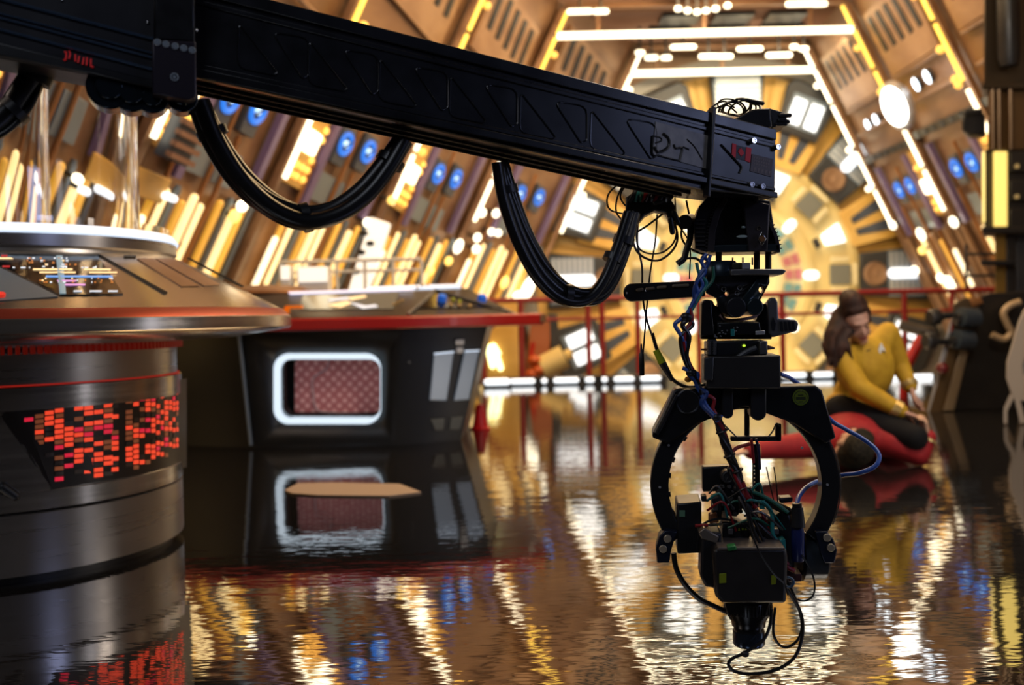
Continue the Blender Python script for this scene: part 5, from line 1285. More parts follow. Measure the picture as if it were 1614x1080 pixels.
bundle('hanging_hose', 'thickest black hose loop hanging under the boom beside the collar', [(312, 160), (338, 222), (378, 282), (428, 325), (480, 343), (530, 332), (574, 302), (608, 262), (634, 222)],
       [(-10, 0, .0, .0185, .5), (4, 6, -.02, .017, .8), (8, -5, .02, .0165, .8), (-4, 12, -.01, .011, 1.2), (0, -12, .0, .010, 1.0)], .030)
bundle('hanging_hose', 'black hose loop hanging lowest under the boom, before the crane head', [(786, 256), (800, 310), (824, 376), (856, 432), (892, 464), (928, 468), (956, 442), (978, 390), (994, 335)],
       [(-4, 0, .0, .0145, .6), (8, -2, .01, .0145, .6), (-10, 7, -.015, .0125, .35), (4, -9, .0, .010, .8), (9, 6, .01, .011, .8)], .024)
bundle('hanging_hose', 'black hose pair crossing the top corner behind the glass cylinder', [(62, 108), (44, 142), (22, 174), (-10, 202), (-50, 222)], [(-10, 0, 0, .022, .6), (-2, 4, .02, .020, .6), (10, 12, .0, .006, .3), (-14, -6, .01, .012, .5)], .03)
b = MB(); b.cyl(U(966, 402, armD(968)), U(962, 412, armD(962)), .022, n=14); tag(build(b, 'hose_clamp', [BLACK], None), 'ribbed clamp on the rising end of the lowest hose loop', 'clamp')
# plug block under the boom
pb_ = thing('plug_block', 'black block of plugs and short wires under the boom near the nose', 'connector', U(1010, 325, D0))
b = MB(); b.pp([(984, 312), (1000, 300), (1050, 306), (1062, 324), (1066, 345), (1054, 352), (1048, 336), (1030, 332), (1014, 340), (996, 362), (984, 350)], D0, -.03, .03); build(b, 'block', [BLACK], pb_, .004)
for k, (x, m_) in enumerate(((996, BLACK), (1003, TEALC), (1009, GREENC), (1015, REDC), (1020, GREYM), (1027, BLACK), (1034, REDC), (1042, BLACK), (1050, GREYM))):
    b = MB(); b.tube([U(x - 6 + k % 3 * 2, 318, D0 - .03), U(x, 308, D0 - .035), U(x + 6, 296, D0 - .02)], .005 if k != 4 else .003, 8); build(b, 'short_lead', [m_], pb_)
b = MB()
for x0, y0, x1, y1 in ((1055, 345, 1058, 366), (1060, 335, 1068, 352), (1030, 320, 1054, 312)): b.cap(U(x0, y0, D0 - .03), U(x1, y1, D0 - .03), .0065, n=6)
build(b, 'plug', [BLACK], pb_)
wg = 'thin loose wires near the crane head'
wire('loose_wire', 'thin wire loop arching out beyond the plug block under the boom', 'wire', [(972, 290), (958, 305), (955, 320), (962, 332), (985, 338)], .0022, RUBBER, group=wg)
wire('loose_wire', 'second thin wire loop just inside the outermost one by the plug block', 'wire', [(980, 292), (971, 312), (970, 335), (985, 354)], .0022, RUBBER, group=wg)
wire('loose_wire', 'innermost of the wire loops above the hose end by the plug block', 'wire', [(985, 290), (976, 308), (982, 322), (990, 326)], .0022, RUBBER, group=wg)
wire('loose_wire', 'large round wire loop hanging below the plug block', 'wire', [(1046, 330), (1060, 350), (1066, 375), (1058, 395), (1038, 410), (1018, 408), (1002, 396), (994, 374)], .0028, mat('brown_wire', (.03, .008, .006), .4), group=wg)
wire('loose_wire', 'smaller round wire loop inside the large one below the plug block', 'wire', [(1040, 328), (1062, 352), (1062, 378), (1046, 396), (1024, 400), (1006, 392), (1001, 370), (1005, 348)], .0022, RUBBER, group=wg)
wire('loose_wire', 'long wire running from the plug block down past the slotted bar', 'wire', [(1004, 345), (1003, 385), (1010, 420), (1011, 465), (1018, 505), (1032, 545)], .0024, RUBBER, group=wg)
wire('loose_wire', 'long wire crossing the round loop and ending in a hanging plug', 'wire', [(1034, 338), (1031, 380), (1023, 430), (1018, 480), (1014, 530), (1011, 566)], .0020, RUBBER, group=wg)
wire('loose_wire', 'straight wire hanging from the boom beside the gear segment', 'wire', [(1062, 312), (1066, 350), (1085, 385), (1085, 440)], .0018, RUBBER, group=wg)
wire('loose_wire', 'wire looping from the gear segment down to the blue cable braid', 'wire', [(1080, 316), (1084, 345), (1072, 365), (1078, 385), (1098, 398), (1114, 402)], .0024, RUBBER, group=wg)
wire('loose_wire', 'diagonal wire from the round loop up to the plugs', 'wire', [(1002, 366), (1018, 356), (1034, 344), (1044, 336)], .0024, RUBBER, group=wg)
b = MB(); b.lathe([(.001, .0), (.006, .0), (.0065, .02), (.0065, .05), (.003, .055), (.002, .075)], U(1010, 592, D0), 14); tag(build(b, 'hanging_plug', [BLACK], None), 'small black plug dangling beside the red railing post', 'plug')
tp = thing('taped_cable', 'black cable wrapped with yellow-green tape reaching down to the arch', 'cable', U(1045, 580, D0 - .03))
wire('lead', '', '', [(1026, 525), (1034, 552), (1044, 575), (1056, 595), (1070, 606), (1086, 610), (1110, 606)], .0042, RUBBER, parent=tp, dd=-.03)
b = MB(); b.cyl(U(1032, 552, D0 - .03), U(1042, 572, D0 - .03), .0075, .0095, n=14); build(b, 'tape', [NEON], tp)
b = MB(); b.cyl(U(1042, 572, D0 - .03), U(1058, 600, D0 - .03), .0092, .005, n=14); build(b, 'sleeve', [BLACK], tp)
kn = thing('cable_cluster', 'black knob and drooping plug left hanging beside the gear segment', 'connector', U(1074, 352, D0))
b = MB(); b.cyl(U(1078, 350, D0 - .04), U(1086, 348, D0 + .02), .017, n=18); build(b, 'knob', [BLACK], kn)
b = MB(); b.tube([U(x, y, D0 - .02) for x, y in ((1086, 352), (1086, 375), (1080, 395), (1076, 408), (1066, 416))], .0075, 10); build(b, 'plug_lead', [BLACK], kn)
b = MB(); b.tube([U(x, y, D0 - .02) for x, y in ((1072, 410), (1084, 407), (1096, 408), (1104, 414))], .003, 8); build(b, 'tail', [BLACK], kn)
# braid of blue and teal cables down the side of the head
br = thing('cable_braid', 'blue, teal and red cable braid running down from the gear to the camera', 'cable', U(1100, 420, D0 - .05))
sets = [([(1112, 400), (1104, 412), (1110, 428), (1096, 446), (1098, 462), (1090, 478), (1082, 494)], BLUEC, .0046), ([(1118, 402), (1112, 420), (1100, 432), (1106, 450), (1094, 468), (1086, 486), (1080, 500)], BLUEC, .004),
        ([(1096, 414), (1100, 430), (1112, 446), (1104, 462), (1096, 476), (1086, 492)], TEALC, .004), ([(1122, 420), (1122, 440), (1110, 456), (1098, 468), (1090, 486)], GREENC, .004), ([(1104, 404), (1114, 414), (1098, 440), (1092, 460), (1094, 480)], mat('blue_dark_cable', (.02, .06, .25), .35), .0045),
        ([(1082, 494), (1070, 504), (1062, 512), (1070, 526), (1078, 540), (1080, 552)], BLUEC, .005), ([(1086, 486), (1088, 506), (1078, 524), (1078, 548), (1084, 572), (1094, 590)], REDC, .005), ([(1080, 500), (1090, 512), (1072, 530), (1074, 556), (1082, 578), (1090, 592)], RUBBER, .005),
        ([(1088, 500), (1074, 512), (1084, 530), (1080, 560), (1088, 585), (1098, 604), (1104, 622)], RUBBER, .006), ([(1074, 580), (1088, 586), (1098, 590), (1096, 606), (1104, 622), (1112, 640), (1124, 652), (1136, 658)], BLUEC, .0048),
        ([(1084, 590), (1094, 600), (1100, 612), (1112, 620), (1104, 636), (1118, 652), (1130, 664)], mat('blue_dark_cable', ()), .006), ([(1112, 622), (1124, 630), (1122, 645), (1132, 660)], REDC, .0045)]
for pts, m_, r in sets: wire('strand', '', '', pts, r, m_, parent=br, dd=-.075)
b = MB()
for x, y, r in ((1080, 500, .014), (1088, 588, .013), (1128, 658, .012)): b.ell(U(x, y, D0 - .075), (r, r * .7, r * .8), n=8)
build(b, 'wrap', [BLACK], br)
b = MB(); b.ell(U(1083, 598, D0 - .04), (.009, .006, .007), n=8); build(b, 'orange_tag', [mat('tag_orange', (.75, .30, .01), .4)], br)
# thick twisted loom to the camera
lm = thing('cable_loom', 'twisted black and red cable loom dropping through the arch to the camera', 'cable', U(1145, 700, D0 - .05))
for k in range(5):
    P = []
    base_ = [(1128, 656), (1134, 676), (1141, 698), (1150, 722), (1160, 746), (1166, 772), (1176, 800), (1200, 832), (1226, 864), (1240, 892)]
    for i, (x, y) in enumerate(base_):
        a = i * 1.5 + k * 2 * PI / 5; P.append((x + 4.5 * math.cos(a), y + 1.5 * math.sin(a), .008 * math.sin(a)))
    wire('strand', '', '', P, .0052, [RUBBER, RUBBER, BLACK, REDC, RUBBER][k], parent=lm, dd=-.055)
for x, y in ((1136, 680), (1148, 718), (1160, 742)):
    b = MB(); b.torus(U(x, y, D0 - .055), (.35, 0, -.9), .012, .003, 18, 6); build(b, 'cable_tie', [BLACK], lm)
for k, (pts, m_, r) in enumerate((([(1172, 790), (1192, 820), (1216, 850), (1236, 890), (1250, 900)], REDC, .0055), ([(1168, 760), (1176, 780), (1190, 800)], REDC, .006), ([(1200, 790), (1214, 808), (1216, 840), (1222, 852)], TEALC, .0048), ([(1174, 772), (1196, 780), (1218, 792), (1240, 808)], GREENC, .0048),
    ([(1180, 700), (1160, 706), (1152, 714)], REDC, .0045), ([(1182, 692), (1184, 706), (1186, 730)], REDC, .0035), ([(1190, 692), (1194, 712), (1196, 740)], mat('navy_wire', (.015, .018, .06), .4), .0035), ([(1208, 690), (1216, 680), (1222, 668), (1228, 672)], RUBBER, .0018), ([(1138, 668), (1150, 680), (1160, 690)], RUBBER, .0018),
    ([(1206, 736), (1211, 760), (1218, 790)], RUBBER, .0014), ([(1218, 736), (1222, 764), (1224, 792)], RUBBER, .0014))):
    wire('strand', '', '', pts, r, m_, parent=lm, dd=-.06 if k < 4 else -.02)
# blue air hose
wire('blue_hose', 'bright blue hose swinging out past the arch and back to the camera', 'hose', [(1228, 590, .06), (1246, 598, .08), (1276, 622, .10), (1305, 660, .10), (1330, 676, .08), (1358, 692, .05), (1378, 708, .02), (1384, 722, .0), (1376, 736, -.01), (1352, 746, .0), (1322, 750, .04), (1290, 758, .06), (1270, 768, .02), (1258, 782, -.03), (1254, 796, -.06)], .0056, BLUEC, k=8, n=12)
# dangling cables under the camera
cg = 'black cables looping down from the camera'
wire('hanging_cable', 'thick black cable curving from the arch end plate under the camera', 'cable', [(1060, 872), (1064, 896), (1078, 922), (1100, 944), (1124, 956), (1146, 966)], .0062, RUBBER, group=cg, dd=-.04)
wire('hanging_cable', 'long black cable looping lowest, almost touching the floor', 'cable', [(1176, 800), (1188, 840), (1216, 890), (1240, 930), (1260, 966), (1263, 1000), (1252, 1034), (1226, 1054), (1190, 1062), (1160, 1060), (1147, 1050), (1150, 1040), (1166, 1032), (1184, 1022), (1202, 1008), (1212, 985), (1214, 960)], .0040, RUBBER, group=cg, dd=-.10)
wire('hanging_cable', 'black cable making the middle loop beside the lens', 'cable', [(1186, 820), (1206, 862), (1234, 906), (1254, 950), (1262, 985), (1256, 1008), (1240, 1020), (1226, 1016), (1217, 996), (1220, 958)], .0032, RUBBER, group=cg, dd=-.085)
wire('hanging_cable', 'thin cable bowing down from the blue canister', 'cable', [(1262, 875), (1274, 895), (1282, 918), (1280, 938), (1268, 947), (1252, 944), (1240, 930)], .0022, RUBBER, group=cg, dd=-.07)
wire('hanging_cable', 'thin wire in front of the battery running to the blue plug', 'cable', [(1172, 790), (1180, 830), (1196, 872), (1218, 905), (1234, 920), (1240, 938)], .0020, RUBBER, group=cg, dd=-.17)
b = MB(); b.ell(U(1173, 1031, D0 - .10), (.009, .008, .008), n=8); tag(build(b, 'cable_bead', [BLACK], None), 'small black bead on the lowest cable loop', 'ferrite bead')
b = MB(); b.torus(U(1241, 918, D0 - .12), (.3, 1, 0), .011, .003, 18, 8); tag(build(b, 'blue_plug', [mat('plug_blue_grey', (.06, .12, .20), .3)], None), 'small blue ring plug at the corner of the main battery', 'plug')
# coil and battery box on top of the boom
bt = thing('battery_box', 'black battery box with connectors on top of the boom nose', 'battery', U(1200, 190, D0 - .0))
b = MB(); b.pp([(1150, 190), (1185, 172), (1212, 170), (1216, 200), (1200, 202), (1160, 198)], D0, -.08, .06); build(b, 'case', [BLACK], bt, .004)
b = MB(); b.pp([(1210, 170), (1238, 178), (1239, 194), (1216, 202)], D0, -.06, .04); build(b, 'end_block', [DARKG], bt, .003)
b = MB()
for x0, y0, x1, y1 in ((1228, 182, 1243, 182), (1226, 190, 1240, 192), (1175, 158, 1200, 163), (1222, 196, 1236, 196)): b.cap(U(x0, y0, D0 - .06), U(x1, y1, D0 - .06), .005, n=6)
build(b, 'plug', [BLACK], bt)
cq = thing('cable_coil', 'tangled coil of thin black cable heaped on the boom nose', 'cable', U(1155, 175, D0 - .02))
rnd = random.Random(21)
for k in range(7):
    cx, cy, rx, ry = 1158 + rnd.uniform(-10, 10), 173 + rnd.uniform(-4, 4), rnd.uniform(16, 24), rnd.uniform(10, 19)
    tl = rnd.uniform(-.5, .5); ph = rnd.uniform(0, 6)
    P = []
    for i in range(13):
        a = i / 12 * 2 * PI * .93 + ph; x, y = rx * math.cos(a), ry * math.sin(a)
        P.append((cx + x * math.cos(tl) - y * math.sin(tl), min(cy + x * math.sin(tl) + y * math.cos(tl), 176 + (cx + x - 1130) * .25), .03 * math.sin(a + tl)))
    wire('strand', '', '', P, .0020, RUBBER, parent=cq, dd=-.02)
for pts in ([(1112, 178), (1124, 166), (1140, 160), (1156, 170)], [(1116, 180), (1128, 170), (1144, 166), (1160, 178)], [(1142, 196), (1152, 190), (1166, 184)], [(1141, 197), (1150, 203), (1166, 202), (1172, 198)], [(1180, 164), (1194, 166), (1196, 174)]):
    wire('strand', '', '', pts, .0021, RUBBER, parent=cq, dd=-.03)
# ================================================================ people
def blob(name, mb, voxel, m, parent, smooth=6, label=None):
    """fuse overlapping limbs and volumes into one continuous skin"""
    o = build(mb, name, [m], parent)
    rm = o.modifiers.new('fuse', 'REMESH'); rm.mode = 'VOXEL'; rm.voxel_size = voxel; rm.use_smooth_shade = True
    sm = o.modifiers.new('soften', 'SMOOTH'); sm.factor = .5; sm.iterations = smooth
    bpy.context.view_layer.update(); baked(o)
    for p in o.data.polygons: p.use_smooth = True
    if not o.data.materials: o.data.materials.append(m)
    if label: o['label'] = label
    return o
def on_mesh(o, px, py):
    e = V((0, 0, EYE)) - root_off(o); ok, p, nr, i = o.ray_cast(e, ray(px, py).normalized()); return p + root_off(o)
def chain(mb, pts, rs, n=10):
    for i in range(len(pts) - 1): mb.cap(pts[i], pts[i + 1], rs[i], rs[i + 1], n)
def look(fwd, up):
    """rotation whose -Y looks along fwd and +Z points up"""
    f = fwd.normalized(); y = -f; x = up.cross(f).normalized() * 1
    x = y.cross(up).normalized(); z = x.cross(y).normalized()
    return Matrix(((x.x, y.x, z.x), (x.y, y.y, z.y), (x.z, y.z, z.z)))
def head_parts(c, R, k=1.):
    """skull, face, nose, jaw, ears around head centre c; returns mesh collector and a placing function"""
    g = lambda x, y, z: c + R @ V((x * k, y * k, z * k))
    b = MB()
    b.ell(c + R @ V((0, .015 * k, .035 * k)), (.073 * k, .092 * k, .082 * k), R, 14)
    b.ell(g(0, -.022, -.022), (.058 * k, .064 * k, .082 * k), R, 14)
    b.ell(g(0, -.046, -.082), (.028 * k, .028 * k, .024 * k), R, 10)
    b.ell(g(.034, -.050, -.030), (.024 * k, .022 * k, .022 * k), R, 8); b.ell(g(-.034, -.050, -.030), (.024 * k, .022 * k, .022 * k), R, 8)
    b.ell(g(0, -.068, .032), (.050 * k, .020 * k, .016 * k), R, 8)
    b.cap(g(0, -.080, .016), g(0, -.098, -.022), .008 * k, .0125 * k, 6)
    b.ell(g(.011, -.086, -.026), (.008 * k,) * 3, R, 6); b.ell(g(-.011, -.086, -.026), (.008 * k,) * 3, R, 6)
    b.ell(g(0, -.078, -.052), (.024 * k, .010 * k, .009 * k), R, 8)
    for s in (-1, 1): b.ell(g(s * .074, .012, -.004), (.010 * k, .020 * k, .031 * k), R, 8)
    return b, g
def face_bits(g, parent, R, k=1., closed=True):
    for s in (-1, 1):
        b = MB(); b.tube([g(s * .046, -.074, .009), g(s * .032, -.0835, .004), g(s * .018, -.078, .008)], .0020 * k, 6); build(b, 'eyelid', [EYE_M], parent)
        b = MB(); b.tube([g(s * .052, -.075, .026), g(s * .034, -.087, .034), g(s * .016, -.086, .030)], .0024 * k, 6); build(b, 'eyebrow', [HAIR], parent)
    b = MB(); b.tube([g(-.024, -.078, -.054), g(-.008, -.089, -.051), g(.008, -.089, -.051), g(.024, -.078, -.054)], .0048 * k, 6); b.tube([g(-.018, -.080, -.060), g(0, -.088, -.061), g(.018, -.080, -.060)], .0046 * k, 6); build(b, 'mouth', [LIP], parent)
def hand(mb, wrist, d, palm_n, curl=.6, k=1., spread=.12, thumb=1):
    """palm with five separate bent fingers; d = direction of the palm, palm_n = the way the palm faces"""
    d = d.normalized(); s = d.cross(palm_n).normalized(); n = s.cross(d).normalized()
    L = .088 * k
    for i in range(4):
        o = (i - 1.5) * .020 * k
        mb.cap(wrist + s * (o * .6), wrist + d * L + s * o, .0155 * k, .0115 * k, 7)
    for i, ln in enumerate((.072, .080, .075, .058)):
        o = (i - 1.5) * .0205 * k; a = wrist + d * L + s * o; dr = (d + s * ((i - 1.5) * spread)).normalized()
        seg = [ln * .44 * k, ln * .32 * k, ln * .24 * k]; ang = 0; p = a
        for j, sg in enumerate(seg):
            ang += curl * (.55 + .15 * i * .4 + .25 * j); q = p + (dr * math.cos(ang) + n * math.sin(ang)) * sg
            mb.cap(p, q, (.0090 - .0009 * j) * k, (.0083 - .0011 * j) * k, 6); p = q
    t0 = wrist + d * (.022 * k) + s * (thumb * .026 * k); t1 = t0 + (d * .6 + s * thumb * .7 + n * .35).normalized() * .042 * k; t2 = t1 + (d * .85 + s * thumb * .25 + n * .45).normalized() * .032 * k; t3 = t2 + (d * .9 + n * .5).normalized() * .024 * k
    mb.cap(t0, t1, .0135 * k, .011 * k, 7); mb.cap(t1, t2, .011 * k, .0095 * k, 6); mb.cap(t2, t3, .0095 * k, .008 * k, 6)

# ---------------------------------------------------------------- kneeling woman
WD = 5.62
w = thing('person', 'woman in mustard uniform top kneeling and bending over the person in red', 'person', V((U(1350, 700, 5.7).x, 5.75, 0)))
hc = U(1348, 511, WD)
fwd = (V((.13, -1, 0)).normalized() * .84 + V((0, 0, -.32))).normalized(); upv = V((-.24, 0, 1))
HR = look(fwd, upv)
HK = .98
bod, hg = head_parts(hc, HR, HK)
neck = U(1358, 549, 5.68); chest = U(1362, 580, 5.70); waist = U(1352, 622, 5.76); hip = U(1350, 650, 5.82)
shR, shL = U(1322, 560, 5.62), U(1397, 526, 5.76)
elR, wrR, haR = U(1353, 612, 5.50), U(1421, 650, 5.43), U(1449, 660, 5.40)
elL, wrL, haL = U(1416, 574, 5.78), U(1434, 611, 5.70), U(1442, 630, 5.66)
chain(bod, [hg(0, .022, -.06), neck, chest], [.046, .048, .09])
bod.ell(chest, (.150, .095, .17), None, 12); bod.ell(waist, (.125, .095, .13), None, 12); bod.ell(hip, (.155, .12, .12), None, 12)
for sgn, (s_, e_, w_) in ((1, (shR, elR, wrR)), (-1, (shL, elL, wrL))): chain(bod, [s_, e_, w_], [.052, .040, .028]); bod.cap(chest.lerp(s_, .4), s_, .07, .052, 10)
hand(bod, wrR, haR - wrR, V((.1, -.2, -1)), .75, .95, .08, 1)
hand(bod, wrL, V((.10, -.35, -.9)), V((.8, -.3, 0)), .45, .95, .10, -1)
knR, knL = U(1440, 690, 5.34), U(1432, 668, 5.86)
ftR, ftL = V((U(1330, 700, 5.9).x, 5.72, .07)), V((U(1366, 690, 6.1).x, 6.05, .07))
hpR, hpL = U(1324, 650, 5.68), U(1378, 645, 5.90)
for h_, k_, f_ in ((hpR, knR, ftR), (hpL, knL, ftL)): chain(bod, [h_, k_], [.082, .054]); chain(bod, [k_, f_], [.050, .040])
blob('body', bod, .0062, SKIN, w, 5)
face_bits(hg, w, HR, HK)
# shirt
sh = MB()
sh.ell(chest + V((0, 0, .0)), (.168, .112, .185), None, 12); sh.ell(waist, (.146, .115, .13), None, 12)
sh.cap(chest, waist, .12, .12, 10); sh.cap(neck + (chest - neck) * .42, chest, .075, .11, 10)
sh.cap(shR + V((0, 0, .006)), chest.lerp(shR, .2), .068, .085, 10); sh.cap(shL, chest.lerp(shL, .2), .068, .085, 10)
sh.cap(shR, neck.lerp(chest, .3), .064, .062, 10); sh.cap(shL, neck.lerp(chest, .3), .064, .062, 10)
chain(sh, [shR, elR, wrR.lerp(elR, .06)], [.070, .060, .043]); chain(sh, [shL, elL, wrL.lerp(elL, .06)], [.068, .056, .040])
sh.ell(waist + V((-.035, -.01, -.05)), (.165, .13, .085), None, 12)
top_o = blob('uniform_top', sh, .0085, MUSTARD, w, 5, 'mustard yellow long-sleeved uniform top')
# black collar, badge, braid
cd = (chest - neck).normalized()
b = MB(); q0 = neck + cd * .035; b.torus(q0 + V((.004, -.012, 0)), (cd + V((.05, -.55, -.05))).normalized(), .060, .011, 28, 8); build(b, 'collar', [mat('collar_black', (.012, .010, .010), .7)], top_o)
bp = on_mesh(top_o, 1386, 549); b = MB()
sx = bp.y / FPX * 1.15
b.prism([bp + V((x * sx, 0, -y * sx)) for x, y in ((0, -7.5), (4.5, 1), (6, 5.5), (1.5, 2.5), (-1.5, 9), (-3, 8), (-4.2, 1.5))], V((0, -.014, 0))); build(b, 'badge', [mat('badge_silver', (.80, .80, .74), .3, .4)], top_o, .002, 'silver arrowhead badge')
for a_, b2 in ((elR, wrR), (elL, wrL)):
    m_ = MB(); ax_ = (b2 - a_).normalized()
    for t in (.80, .86, .92): m_.torus(a_.lerp(b2, t), ax_, .0465 - .02 * (t - .8) - (.003 if a_ is elL else 0), .0062, 20, 6)
    build(m_, 'cuff_braid', [GOLDB], top_o, 0, 'gold cuff braid')
# trousers
tr = MB(); tr.ell(hip, (.172, .14, .125), None, 12)
for h_, k_, f_ in ((hpR, knR, ftR), (hpL, knL, ftL)): chain(tr, [h_, k_], [.102, .070]); chain(tr, [k_, f_.lerp(k_, .12)], [.066, .052])
blob('trousers', tr, .009, TROUS, w, 4)
for f_, k_ in ((ftR, knR), (ftL, knL)):
    b = MB(); d_ = (f_ - k_).normalized(); b.cap(f_ - d_ * .06, f_ + V((d_.x * .02, .10, -.02)), .050, .040, 10); build(b, 'boot', [BLACK], w)
# hair: swept up high at the crown, long and loose over one shoulder
hr = MB()
hr.ell(hg(0, .038, .066), (.083, .086, .080), HR, 14); hr.ell(hg(0, .03, .124), (.070, .076, .070), HR, 12); hr.ell(hg(.0, .06, .14), (.060, .062, .055), HR, 12); hr.ell(hg(0, -.024, .104), (.064, .040, .034), HR, 10)
tp0 = U(1330, 485, 5.66)
for pts, rs in (([hg(.03, .05, .09), U(1326, 500, 5.66), U(1314, 530, 5.62), U(1310, 552, 5.59), U(1308, 574, 5.57)], [.066, .064, .064, .052, .016]),
                ([hg(.05, .02, .05), U(1326, 520, 5.62), U(1322, 548, 5.57), U(1324, 566, 5.55)], [.050, .046, .040, .014]),
                ([hg(.0, .09, .06), U(1320, 505, 5.72), U(1306, 540, 5.66), U(1303, 556, 5.62)], [.056, .052, .036, .012]),
                ([hg(.062, -.028, .02), U(1331, 530, 5.57), U(1337, 550, 5.54), U(1343, 572, 5.53)], [.020, .016, .012, .005]),
                ([U(1306, 540, 5.6), U(1296, 548, 5.6), U(1292, 540, 5.6)], [.018, .010, .005])): chain(hr, pts, rs, 8)
hair_o = blob('hair', hr, .008, HAIR, w, 4, 'long dark brown hair swept up at the crown')
rnd = random.Random(2); b = MB()
for k in range(34):
    u_ = rnd.uniform(-1, 1); a = hg(.02 + u_ * .05, .02 + rnd.uniform(-.02, .05), .13); P = [a, hg(.05 + u_ * .04, .05, .05), U(1322 + u_ * 11, 528 + rnd.uniform(-6, 6), 5.55 + abs(u_) * .03), U(1316 + u_ * 12, 556 + rnd.uniform(-4, 6), 5.54 + abs(u_) * .03), U(1316 + u_ * 13 + rnd.uniform(-3, 3), 572 + rnd.uniform(-4, 10), 5.54)]
    b.tube(P, .0032, 5, 0, 4)
o = build(b, 'loose_strand', [HAIR], hair_o); o['kind'] = 'stuff'

# ---------------------------------------------------------------- person lying in red
m_ = thing('person', 'person in a red top lying on the floor under the kneeling woman, arm stretched out', 'person', V((U(1350, 712, 5.4).x, 5.5, 0)))
def fl_(px, py, d, zmin): p = U(px, py, d); p.z = max(p.z, zmin); return p
mc_ = fl_(1343, 704, 5.22, .115)
fwd = V((.34, .50, .80)).normalized(); upv = V((.18, -1, .12))
MR = look(fwd, upv)
bod, mg = head_parts(mc_, MR, 1.02)
chestM = V((U(1344, 690, 5.62).x, 5.62, .15)); waistM = V((U(1388, 690, 5.9).x, 5.94, .12)); hipM = V((U(1400, 690, 6.1).x, 6.18, .14))
sL, sR_ = V((U(1292, 706, 5.40).x, 5.40, .125)), V((U(1404, 706, 5.42).x, 5.42, .12))
eL, wL_ = fl_(1224, 706, 5.32, .075), fl_(1180, 711, 5.26, .06)
eR, wR_ = fl_(1446, 722, 5.36, .06), fl_(1461, 688, 5.36, .1)
nk = V((U(1348, 700, 5.34).x, 5.36, .135))
chain(bod, [mg(0, .02, -.07), nk, chestM], [.056, .060, .10])
bod.ell(chestM, (.17, .21, .11), None, 12); bod.ell(waistM, (.15, .2, .095), None, 12); bod.ell(hipM, (.17, .16, .115), None, 12)
chain(bod, [sL, eL, wL_], [.062, .046, .031]); chain(bod, [sR_, eR, wR_], [.062, .046, .031])
bod.cap(chestM, sL, .09, .064, 10); bod.cap(chestM, sR_, .09, .064, 10)
hand(bod, wL_, V((-1, -.12, -.12)), V((0, 0, 1)), .4, 1., .12, 1)
hand(bod, wR_, V((-.12, -.05, .9)), V((-.8, .4, 0)), .8, .9, .06, -1)
kM = [(V((hipM.x - .08, 6.25, .13)), V((hipM.x - .10, 6.68, .16)), V((hipM.x - .12, 7.08, .08))), (V((hipM.x + .09, 6.25, .13)), V((hipM.x + .12, 6.68, .13)), V((hipM.x + .16, 7.08, .08)))]
for a, c, e in kM: chain(bod, [a, c, e], [.085, .058, .042])
blob('body', bod, .0068, SKINM, m_, 5)
face_bits(mg, m_, MR, 1.02)
sh = MB()
sh.ell(chestM + V((-.01, -.02, .0)), (.19, .23, .135), None, 12); sh.ell(waistM, (.165, .22, .11), None, 12); sh.cap(chestM, waistM, .12, .105, 10)
chain(sh, [sL, eL, wL_.lerp(eL, .05)], [.080, .063, .048]); chain(sh, [sR_, eR, wR_.lerp(eR, .06)], [.080, .060, .046])
sh.cap(chestM + V((0, -.06, .0)), sL, .12, .082, 10); sh.cap(chestM + V((0, -.06, 0)), sR_, .12, .082, 10)
rt_o = blob('uniform_top', sh, .009, REDFAB, m_, 5, 'red long-sleeved uniform top')
tr = MB(); tr.ell(hipM + V((0, .03, 0)), (.185, .17, .128), None, 12)
for a, c, e in kM: chain(tr, [a, c, e.lerp(c, .08)], [.10, .074, .060])
blob('trousers', tr, .01, TROUS, m_, 4)
for a, c, e in kM:
    b = MB(); b.cap(e, e + V((0, .05, .10)), .048, .038, 10); build(b, 'boot', [BLACK], m_)
hr = MB(); hr.ell(mg(0, .032, .058), (.081, .092, .078), MR, 14); hr.ell(mg(0, .05, .0), (.076, .072, .075), MR, 12); hr.ell(mg(0, -.035, .092), (.058, .035, .026), MR, 10)
blob('hair', hr, .008, HAIRM, m_, 3)
for a_, b2 in ((eL, wL_), (eR, wR_)):
    b = MB(); ax_ = (b2 - a_).normalized()
    for t in (.84, .90): b.torus(a_.lerp(b2, t), ax_, .050 - .01 * (t - .8), .005, 20, 6)
    build(b, 'cuff_braid', [GOLDB], rt_o, 0, 'gold cuff braid')
# ================================================================ lights, world, camera
def area(name, loc, aim, size, power, col, sy=None):
    l = bpy.data.lights.new(name, 'AREA'); l.energy = power; l.color = col; l.shape = 'RECTANGLE'; l.size = size; l.size_y = sy or size
    o = bpy.data.objects.new(name, l); COL.objects.link(o); o.location = loc
    o.rotation_euler = (V(aim) - V(loc)).to_track_quat('-Z', 'Y').to_euler()
    o.visible_camera = True
    return o
WARM = (1., .68, .36)
for i, (bc, k) in enumerate(BAYS[:4]):
    cx = (lerp_at(XL, bc) + lerp_at(XR, bc)) / 2
    area('ceiling_fill', (cx, bc, 4.95), (cx, bc + .6, 0), 1.8, 80, WARM, 1.0)  # unseen fill added above the frame to brighten the hall
    area('wall_fill', (lerp_at(XL, bc) + 2.9, bc - .6, 4.9), WL(bc + .5, 1.2), .8, 44, (1., .62, .26), .6)  # unseen fill added to brighten the console-side wall
    if i > 1: area('wall_fill', (lerp_at(XR, bc) - 2.9, bc - .6, 4.9), WR(bc + .5, 1.6), .8, 40, (1., .66, .32), .6)  # same added fill for the column-side wall
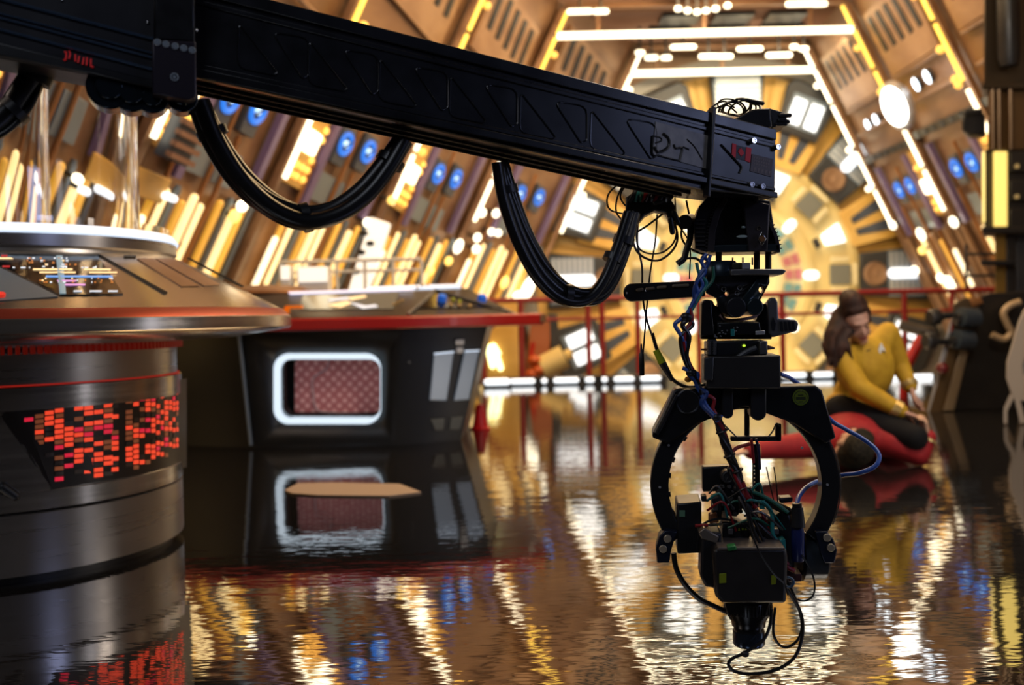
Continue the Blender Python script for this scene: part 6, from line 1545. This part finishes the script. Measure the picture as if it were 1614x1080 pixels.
area('bulkhead_fill', (BC.x, BD - 2.0, 4.75), (BC.x, BD, 1.2), 2.2, 75, (1., .80, .50), .5)  # unseen fill added to brighten the bulkhead, turned away from the eye
area('bulkhead_fill', (BC.x, BD - 1.9, -.9), (BC.x, BD, 1.8), 3.0, 60, (1., .78, .46), .5)  # second added bulkhead fill, hidden down in the pit
p = bpy.data.lights.new('core_fill', 'POINT'); p.energy = 13; p.color = (1., .93, .76); p.shadow_soft_size = .25
o = bpy.data.objects.new('core_fill', p); COL.objects.link(o); o.location = (BC.x, BD - .9, BC.z)  # unseen point light added in front of the core to brighten it
# unseen fill lights added out of frame for crane, console and woman
area('fill_light', (-1.2, -1.5, 4.2), (0, 2.4, 1.0), 1.6, 30, (.80, .86, 1.))
area('streak_light', (3.3, 2.42, 1.2), (-1.48, 3.43, .7), .45, 6, (.95, .93, 1.), 2.0)  # unseen strip added for the upright streak on the console drum
area('fill_light', (3.5, .15, 2.05), (.6, 2.3, 1.25), 1.1, 12, (.50, .58, 1.), .5)  # added for the blue sheen on the boom nose
area('fill_light', (2.2, 3.0, 4.2), (2.2, 5.7, .5), .9, 95, (1., .86, .70))  # added to lighten the woman from above
area('fill_light', (3.4, 3.3, 1.5), (1.95, 5.6, .75), .7, 16, (1., .85, .72))  # low fill added for the woman's face
area('fill_light', (-3.9, 1.4, 3.4), (-1.6, 3.4, .7), 1.0, 26, (1., .80, .66))
wd = bpy.data.worlds.new('studio_dark'); SC.world = wd; wd.use_nodes = True
bg = wd.node_tree.nodes['Background']; bg.inputs['Color'].default_value = (.55, .42, .34, 1); bg.inputs['Strength'].default_value = .012

cam = bpy.data.cameras.new('photo_camera'); cam.sensor_width = 36; cam.lens = 36 * FPX / 1614
cam.shift_x = -HZ * SR / 1614 * -1; cam.shift_y = HZ / 1614 * CR
cam.dof.use_dof = True; cam.dof.focus_distance = 2.34; cam.dof.aperture_fstop = 2.3; cam.clip_end = 100; cam.clip_start = .05
co = bpy.data.objects.new('photo_camera', cam); COL.objects.link(co)
co.matrix_world = Matrix(((CR, SR, 0, 0), (0, 0, -1, 0), (-SR, CR, 0, EYE), (0, 0, 0, 1)))
SC.camera = co
vs_ = SC.view_settings; vs_.view_transform = 'Standard'; vs_.look = 'None'; vs_.exposure = 0; vs_.gamma = 1; vs_.use_curve_mapping = False
SC.cycles.max_bounces = 18; SC.cycles.glossy_bounces = 5; SC.cycles.transmission_bounces = 16; SC.cycles.diffuse_bounces = 3
SC.cycles.sample_clamp_indirect = 6; SC.cycles.use_denoising = True
SC.cycles.caustics_reflective = False; SC.cycles.caustics_refractive = False
